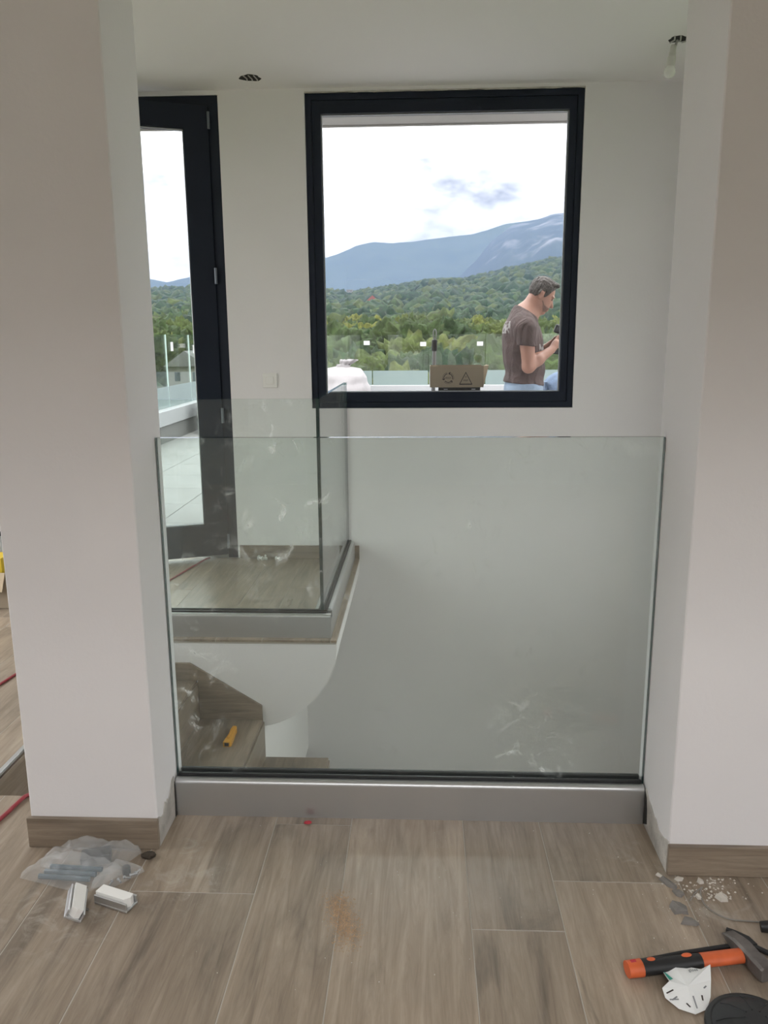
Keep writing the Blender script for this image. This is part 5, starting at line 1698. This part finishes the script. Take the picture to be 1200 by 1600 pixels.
def person_bent():
    root = thing('person', 'worker in blue jeans bending over behind the window frame edge', 'person', (1.2, 7.0, TZ))
    yc = 7.02
    Fd = Field((0.92, yc - 0.42, -0.06), (2.10, yc + 0.42, 1.12), 0.014)
    pel = Fd.ell((1.20, yc, 0.90), (0.165, 0.185, 0.16))
    legs = many(0.05, Fd.cone((1.20, yc - 0.10, 0.88), (1.27, yc - 0.12, 0.48), 0.105, 0.066), Fd.cone((1.27, yc - 0.12, 0.48), (1.18, yc - 0.13, 0.06), 0.066, 0.048), Fd.cone((1.20, yc + 0.10, 0.88), (1.30, yc + 0.12, 0.48), 0.105, 0.066), Fd.cone((1.30, yc + 0.12, 0.48), (1.22, yc + 0.14, 0.06), 0.066, 0.048))
    tor = many(0.07, Fd.ell((1.34, yc, 0.90), (0.17, 0.165, 0.125)), Fd.ell((1.55, yc, 0.84), (0.19, 0.18, 0.13)), Fd.ell((1.66, yc, 0.80), (0.12, 0.19, 0.11)))
    head = many(0.03, Fd.ell((1.885, yc, 0.70), (0.10, 0.078, 0.10)), Fd.ell((1.90, yc, 0.63), (0.07, 0.06, 0.08)), Fd.cone((1.955, yc, 0.63), (1.945, yc, 0.61), 0.013, 0.015), Fd.ell((1.88, yc - 0.08, 0.68), (0.02, 0.012, 0.032)), Fd.ell((1.88, yc + 0.08, 0.68), (0.02, 0.012, 0.032)))
    neck = Fd.cone((1.72, yc, 0.80), (1.86, yc, 0.71), 0.066, 0.058)
    arms = None
    hands = None
    for sg in (-1, 1):
        a_ = many(0.02, Fd.cone((1.66, yc + sg * 0.19, 0.79), (1.63, yc + sg * 0.25, 0.52), 0.056, 0.045), Fd.cone((1.63, yc + sg * 0.25, 0.52), (1.74, yc + sg * 0.16, 0.31), 0.044, 0.029))
        hn = [Fd.cone((1.74, yc + sg * 0.16, 0.31), (1.77, yc + sg * 0.14, 0.25), 0.028, 0.032)]
        for q in range(4):
            hn += [Fd.cone((1.785 - 0.005 * q, yc + sg * (0.165 - 0.02 * q), 0.235), (1.80 - 0.01 * q, yc + sg * (0.165 - 0.021 * q), 0.165 + 0.006 * abs(q - 1)), 0.010, 0.0085)]
        hn += [Fd.cone((1.76, yc + sg * 0.12, 0.26), (1.80, yc + sg * 0.09, 0.21), 0.012, 0.010)]
        hn = many(0.008, *hn)
        arms = a_ if arms is None else np.minimum(arms, a_)
        hands = hn if hands is None else np.minimum(hands, hn)
    feet = many(0.02, Fd.cone((1.17, yc - 0.13, 0.015), (1.33, yc - 0.14, 0.0), 0.042, 0.03), Fd.cone((1.21, yc + 0.14, 0.015), (1.37, yc + 0.15, 0.0), 0.042, 0.03))
    body = many(0.04, pel, legs, tor, neck)
    body = smin(smin(body, head, 0.03), smin(arms, hands, 0.01), 0.03)
    body = smin(body, feet, 0.03)
    Fd.mesh(body, 'body', M_SKIN, root)
    je = smin(pel, legs, 0.05) - 0.014
    je = np.maximum(np.maximum(je, Fd.X - 1.345 - 0.3 * np.maximum(0, 0.85 - Fd.Z)), 0.05 - Fd.Z)
    Fd.mesh(je, 'jeans', M_JEANS2, root)
    sh = smin(tor, np.maximum(arms, 0.62 - Fd.Z), 0.03) - 0.016
    sh = np.maximum(np.maximum(sh, 1.325 - Fd.X), Fd.X - 1.77)
    Fd.mesh(sh, 'shirt', M_GREYT, root)
    Fd.mesh(np.maximum(feet - 0.012, (TZ + 0.002) - Fd.Z), 'shoes', M_SHOE, root)
    Fd.mesh(np.maximum(head - 0.012, np.maximum(0.665 - Fd.Z + 0.5 * (Fd.X - 1.885), -1)), 'hair', M_HAIR, root)
    MB().prism([(yc - 0.155, 0.99), (yc - 0.055, 0.99), (yc - 0.055, 0.90), (yc - 0.105, 0.875), (yc - 0.155, 0.90)], 1.030, 1.048, 'x').build('pocket', M_JEANS2, root)


person_bent()

# ------------------------------------------------------------------ landscape
BACK_RIDGE = [(-0.95, 0.060), (-0.60, 0.066), (-0.4071, 0.0718), (-0.3597, 0.074), (-0.3148, 0.069), (-0.2973, 0.0657), (-0.2682, 0.0724), (-0.1946, 0.0815), (-0.1157, 0.0933), (-0.0967, 0.0983), (-0.074, 0.1083), (-0.0589, 0.1118), (-0.0363, 0.1103), (-0.0137, 0.1115), (0.0313, 0.1166), (0.0611, 0.1189), (0.0979, 0.1295), (0.127, 0.1322), (0.1776, 0.127), (0.4, 0.11), (0.95, 0.09)]
CLIFF = [(0.0, 0.045), (0.0318, 0.064), (0.0468, 0.0731), (0.0653, 0.0909), (0.0835, 0.1121), (0.1053, 0.1278), (0.1342, 0.134), (0.1628, 0.140), (0.2121, 0.1449), (0.2809, 0.1361), (0.3807, 0.0975), (0.55, 0.07)]
HILL = [(-0.95, 0.07), (-0.4077, 0.0649), (-0.3153, 0.0613), (-0.2687, 0.0631), (-0.1127, 0.0583), (-0.0899, 0.056), (-0.0594, 0.0617), (-0.0137, 0.0687), (0.0166, 0.072), (0.0468, 0.0716), (0.0768, 0.0777), (0.1064, 0.0851), (0.1429, 0.0914), (0.1645, 0.0958), (0.2489, 0.1035), (0.95, 0.11)]


def itp(tab, a):
    return np.interp(a, [p[0] for p in tab], [p[1] for p in tab])


def n3(x_, y_, z_=0.0):
    return mnoise.noise(Vector((x_, y_, z_)))


TREE_H = 9.0


def ground(az, d):
    hs = float(itp(HILL, az))
    hs_g = hs - 0.004
    e = float(np.interp(d, [30, 50, 85, 130, 200, 330, 550, 800, 1100], [-0.12, -0.03, 0.008, 0.010, 0.017, 0.032, 0.55 * hs_g + 0.012, 0.80 * hs_g + 0.008, hs_g]))
    z = EYE + e * d - TREE_H
    amp = min(d, 900) * 0.006 * min(1.0, max(0.0, (1100 - d) / 250 + 0.15))
    z += amp * (n3(az * 26, d / 70.0) + 0.6 * n3(az * 60 + 5, d / 33.0))
    if d > 1100:
        z -= (d - 1100) * 0.25
    return z


M_GROUND = plain('meadow_ground', (0.06, 0.085, 0.03), 0.95, var=0.3, vscale=0.05)
b = MB()
azs = np.linspace(-0.95, 0.95, 110)
ds = np.concatenate([np.linspace(30, 200, 30), np.linspace(215, 1100, 46), np.linspace(1160, 1800, 8)])
vv = [(d * math.sin(a), d * math.cos(a), ground(a, d)) for d in ds for a in azs]
na = len(azs)
fs = [(i * na + j, i * na + j + 1, (i + 1) * na + j + 1, (i + 1) * na + j) for i in range(len(ds) - 1) for j in range(na - 1)]
b.add(vv, fs)
tag(b.build('terrain_hillside', M_GROUND, smooth='all'), 'wooded hillside rising beyond the terrace', 'hillside', kind='structure')
b = MB()
N = 64
vv = [(0, 0, -12.5)] + [(600 * math.cos(2 * PI * k / N), 600 * math.sin(2 * PI * k / N), -12.5) for k in range(N)]
b.add(vv, [(0, k + 1, (k + 1) % N + 1) for k in range(N)])
tag(b.build('ground_valley', M_GROUND), 'green valley ground below the terrace', 'ground', kind='structure')


def mountain(name, tab, D0, D1, label, az0, az1, n_az, m, seed, rows=44):
    b_ = MB()
    az_ = np.linspace(az0, az1, n_az)
    vv_ = []
    for i in range(rows + 1):
        s_ = i / rows
        for a in az_:
            d = D0 + (D1 - D0) * s_
            el = float(itp(tab, a))
            z = EYE + D1 * el * s_ ** 0.75 - (1 - s_) * 60
            w_ = math.sin(PI * min(1, s_ * 0.96)) if s_ < 1 else 0
            z += w_ * (0.10 * D1 * el) * (n3(a * 16 + seed, s_ * 3.0, seed) + 0.5 * n3(a * 44 + seed, s_ * 7.0, seed) + 0.25 * n3(a * 100, s_ * 16, seed))
            z += D1 * 0.0008 * n3(a * 70, seed) * s_ + D1 * 0.0004 * n3(a * 240, seed) * s_
            vv_.append((d * math.sin(a), d * math.cos(a), z))
    for a in az_:
        d = D1 * 1.25
        vv_.append((d * math.sin(a), d * math.cos(a), -100))
    fs_ = [(i * n_az + j, i * n_az + j + 1, (i + 1) * n_az + j + 1, (i + 1) * n_az + j) for i in range(rows + 1) for j in range(n_az - 1)]
    b_.add(vv_, fs_)
    return tag(b_.build(name, m, smooth='all'), label, 'mountain', kind='structure')


def mountain_mat(name, rock):
    m, t, out = newmat(name)
    b_ = nd(t, 'ShaderNodeBsdfPrincipled', i_Roughness=0.95)
    b_.inputs['Specular IOR Level'].default_value = 0.1
    g = nd(t, 'ShaderNodeNewGeometry')
    n = nd(t, 'ShaderNodeTexNoise', i_Scale=0.006, i_Detail=8.0, i_Roughness=0.65)
    t.links.new(g.outputs['Position'], n.inputs['Vector'])
    c = ramp(t, n.outputs['Fac'], [(0.3, (0.030, 0.055, 0.030)), (0.7, (0.065, 0.095, 0.045))])
    if rock:
        mpn = nd(t, 'ShaderNodeMapping')
        mpn.inputs['Scale'].default_value = (0.0050, 0.0050, 0.0050)
        t.links.new(g.outputs['Position'], mpn.inputs[0])
        n2 = nd(t, 'ShaderNodeTexNoise', i_Scale=1.0, i_Detail=6.0, i_Roughness=0.6, i_Distortion=0.6)
        t.links.new(mpn.outputs[0], n2.inputs['Vector'])
        mk = mth(t, 'MULTIPLY', mth(t, 'SUBTRACT', n2.outputs['Fac'], 0.545), 7.0, clamp=True)
        c = mixc(t, mk, mixc(t, 0.55, c, (0.016, 0.020, 0.024)), (0.21, 0.205, 0.20))
    t.links.new(c, b_.inputs['Base Color'])
    t.links.new(b_.outputs[0], out.inputs[0])
    return m


mountain('mountain_ridge', BACK_RIDGE, 3900, 7200, 'long hazy blue mountain ridge under the clouds', -0.95, 0.95, 260, mountain_mat('far_mountain', False), 3.0)
mountain('mountain_cliff', CLIFF, 2500, 4500, 'steep hazy mountain with pale rock faces behind the wooded hill', 0.0, 0.55, 150, mountain_mat('rocky_mountain', True), 9.0)

# trees
M_TREE = foliage('tree_foliage', False, (0.013, 0.028, 0.009), (0.033, 0.049, 0.012), (0.076, 0.082, 0.015))
M_FOREST = foliage('forest_foliage', True, (0.006, 0.019, 0.009), (0.014, 0.031, 0.011), (0.034, 0.046, 0.012))
M_BARK = plain('bark', (0.07, 0.055, 0.04), 0.9)


def crown(sub, seed, rough):
    bm = bmesh.new()
    bmesh.ops.create_icosphere(bm, subdivisions=sub, radius=1)
    for v in bm.verts:
        p = v.co.copy()
        s_ = 1 + 0.22 * mnoise.noise(p * 1.6 + Vector((seed, 0, 0)))
        s_ += rough * (abs(mnoise.noise(p * 4.2 + Vector((0, seed, 0)))) - 0.2) * 0.9
        if sub >= 4:
            s_ += rough * 0.6 * (abs(mnoise.noise(p * 11 + Vector((0, 0, seed)))) - 0.2)
            s_ += rough * 0.16 * mnoise.noise(p * 26 + Vector((seed, 0, seed)))
        v.co = Vector((p.x * s_, p.y * s_, p.z * s_ * (1.05 if p.z > 0 else 0.9)))
    bm.verts.index_update()
    V = np.array([v.co[:] for v in bm.verts])
    Fc = np.array([[v.index for v in f.verts] for f in bm.faces])
    bm.free()
    return V, Fc


HOUSES = [(-0.0581, 0.0450, 520, 'small house with a red tiled roof amid the wooded hill', 'house'), (-0.0152, 0.0405, 470, 'tall pale house amid the trees below the wooded hill', 'tower'), (-0.0854, 0.0572, 930, 'white flat-roofed house near the hill crest', 'flat'), (-0.2808, -0.030, 105, 'grey gabled house roof below the terrace side balustrade', 'grey')]
trees = []
random.seed(21)
for (d0, d1, sp) in ((46, 120, 5.2), (120, 260, 6.6), (260, 520, 8.2), (520, 1110, 10.5)):
    d = d0
    while d < d1:
        a = -0.62
        while a < 0.52:
            aa = a + random.uniform(-0.45, 0.45) * sp / d
            dd = d + random.uniform(-0.45, 0.45) * sp
            ok = True
            for (ha, he, hd2, _, kd_) in HOUSES:
                if abs(aa - ha) * hd2 < 7 and hd2 - 75 < dd < hd2 + 8:
                    ok = False
                if kd_ == 'grey' and abs(aa - ha) < 0.05 and dd < hd2 + 8 and dd > 60:
                    ok = ok and random.random() < 0.25
            if ok:
                r_ = sp * random.uniform(0.50, 0.80)
                trees.append((aa, dd, r_))
            a += sp / d
        d += sp * 0.9
vis = [(r_ / dd, i) for i, (aa, dd, r_) in enumerate(trees) if -0.345 < aa < -0.245 or -0.135 < aa < 0.195]
vis.sort(reverse=True)
single = set(i for _, i in vis[:300])
variants = [crown(5, 1.3 + 5.1 * k, 0.50) for k in range(5)]
vmesh = []
for k, (V, Fc) in enumerate(variants):
    me = bpy.data.meshes.new('crown')
    me.from_pydata(V.tolist(), [], Fc.tolist())
    me.materials.append(M_TREE)
    me.polygons.foreach_set('use_smooth', [True] * len(me.polygons))
    vmesh.append(me)
tr_o = MB().tube([(0, 0, 0), (0.03, 0.02, 0.5), (0, 0, 1.0)], [0.06, 0.045, 0.03], 8)
tme = bpy.data.meshes.new('trunk')
tme.from_pydata(tr_o.v, [], tr_o.f)
tme.materials.append(M_BARK)
far_V, far_F, nv = [], [], 0
mid_c = [crown(3, 2.7 + 3.3 * k, 0.55) for k in range(4)]
low_c = [crown(2, 0.9 + 4.7 * k, 0.38) for k in range(5)]
for i, (aa, dd, r_) in enumerate(trees):
    z = ground(aa, dd)
    hgt = TREE_H * (0.84 + 0.3 * ((i * 37) % 17) / 17)
    x_, y_ = dd * math.sin(aa), dd * math.cos(aa)
    zc_ = z + hgt - r_ * 1.05
    rz = (i * 1.7) % 6.28
    if i in single:
        near = dd < 150
        lab = 'leafy green deciduous tree beyond the terrace balustrade' if near else 'rounded green tree on the lower wooded slope'
        grp = 'trees beyond the terrace balustrade' if near else 'trees on the lower wooded slope'
        t_ = thing('deciduous_tree', lab, 'tree', (x_, y_, z), group=grp)
        o = bpy.data.objects.new('crown', vmesh[i % 5])
        COL.objects.link(o)
        o.parent = t_
        o.location = (0, 0, zc_ - z)
        o.rotation_euler = (0, 0, rz)
        o.scale = (r_, r_, r_ * 0.98)
        o = bpy.data.objects.new('trunk', tme)
        COL.objects.link(o)
        o.parent = t_
        o.location = (0, 0, -0.3)
        o.scale = (r_ * 1.2, r_ * 1.2, max(1.0, zc_ - z))
    else:
        V, Fc = mid_c[i % 4] if dd < 330 else low_c[i % 5]
        c_, s_ = math.cos(rz), math.sin(rz)
        W_ = np.empty_like(V)
        W_[:, 0] = (V[:, 0] * c_ - V[:, 1] * s_) * r_ + x_
        W_[:, 1] = (V[:, 0] * s_ + V[:, 1] * c_) * r_ + y_
        W_[:, 2] = V[:, 2] * r_ * (1.15 + 0.3 * ((i * 13) % 7) / 7) + zc_
        far_V.append(W_)
        far_F.append(Fc + nv)
        nv += len(V)
V = np.concatenate(far_V)
Fc = np.concatenate(far_F)
me = bpy.data.meshes.new('forest')
me.vertices.add(len(V))
me.vertices.foreach_set('co', V.ravel())
me.loops.add(len(Fc) * 3)
me.loops.foreach_set('vertex_index', Fc.ravel().astype(np.int32))
me.polygons.add(len(Fc))
me.polygons.foreach_set('loop_start', np.arange(0, len(Fc) * 3, 3, dtype=np.int32))
me.polygons.foreach_set('use_smooth', np.ones(len(Fc), bool))
me.update(calc_edges=True)
me.materials.append(M_FOREST)
o = bpy.data.objects.new('forest', me)
COL.objects.link(o)
tag(o, 'dense green forest covering the hillside', 'forest', kind='stuff')
print('trees', len(trees), 'forest tris', len(Fc))

M_HWALL = plain('house_wall', (0.231, 0.2178, 0.198), 0.9)
M_HRED = plain('red_roof', (0.18, 0.052, 0.04), 0.9)
M_HGREY = plain('grey_roof', (0.105, 0.105, 0.1085), 0.9)
M_HWIN = plain('house_window', (0.03, 0.035, 0.04), 0.3)
for (ha, he, hd2, lab, kd_) in HOUSES:
    cx_, cy_ = hd2 * math.sin(ha), hd2 * math.cos(ha)
    zt = EYE + he * hd2
    w_, dp, hh = {'house': (6.0, 5.0, 2.6), 'tower': (2.6, 3.0, 4.5), 'flat': (6.5, 5, 2.2), 'grey': (4.5, 5.0, 3.0)}[kd_]
    t_ = thing('house', lab, 'house', (cx_, cy_, zt - hh - 4))
    MB().box(cx_ - w_ / 2, cx_ + w_ / 2, cy_, cy_ + dp, zt - hh - 4, zt).build('wall', M_HWALL, t_)
    if kd_ == 'flat':
        MB().box(cx_ - w_ / 2 - 0.4, cx_ + w_ / 2 + 0.4, cy_ - 0.4, cy_ + dp + 0.4, zt, zt + 0.5).build('roof', M_HWALL, t_)
    else:
        rh = {'house': 3.2, 'tower': 0.9, 'grey': 1.9}[kd_]
        MB().prism([(cx_ - w_ / 2 - 0.5, zt), (cx_ + w_ / 2 + 0.5, zt), (cx_, zt + rh)], cy_ - 0.5, cy_ + dp + 0.5, 'y').build('roof', M_HRED if kd_ != 'grey' else M_HGREY, t_)
    for q in (-0.25, 0.25):
        MB().box(cx_ + q * w_ - 0.35, cx_ + q * w_ + 0.35, cy_ - 0.03, cy_ - 0.005, zt - 1.8, zt - 0.7).build('window', M_HWIN, t_)

# ------------------------------------------------------------------ valley haze
HAZE = 1.0 / 3100.0
m, t, out = newmat('valley_haze')
vsn = nd(t, 'ShaderNodeVolumeScatter', i_Density=HAZE)
vsn.inputs['Color'].default_value = (0.162, 0.220, 0.342, 1)
vab = nd(t, 'ShaderNodeVolumeAbsorption', i_Density=HAZE)
vab.inputs['Color'].default_value = (0.162, 0.220, 0.342, 1)
vad = nd(t, 'ShaderNodeAddShader')
t.links.new(vsn.outputs[0], vad.inputs[0])
t.links.new(vab.outputs[0], vad.inputs[1])
t.links.new(vad.outputs[0], out.inputs['Volume'])
tag(MB().box(-6000, 6000, 140, 5000, -200, 560).build('haze', m), 'pale blue haze over the distant valley', 'haze', kind='stuff')
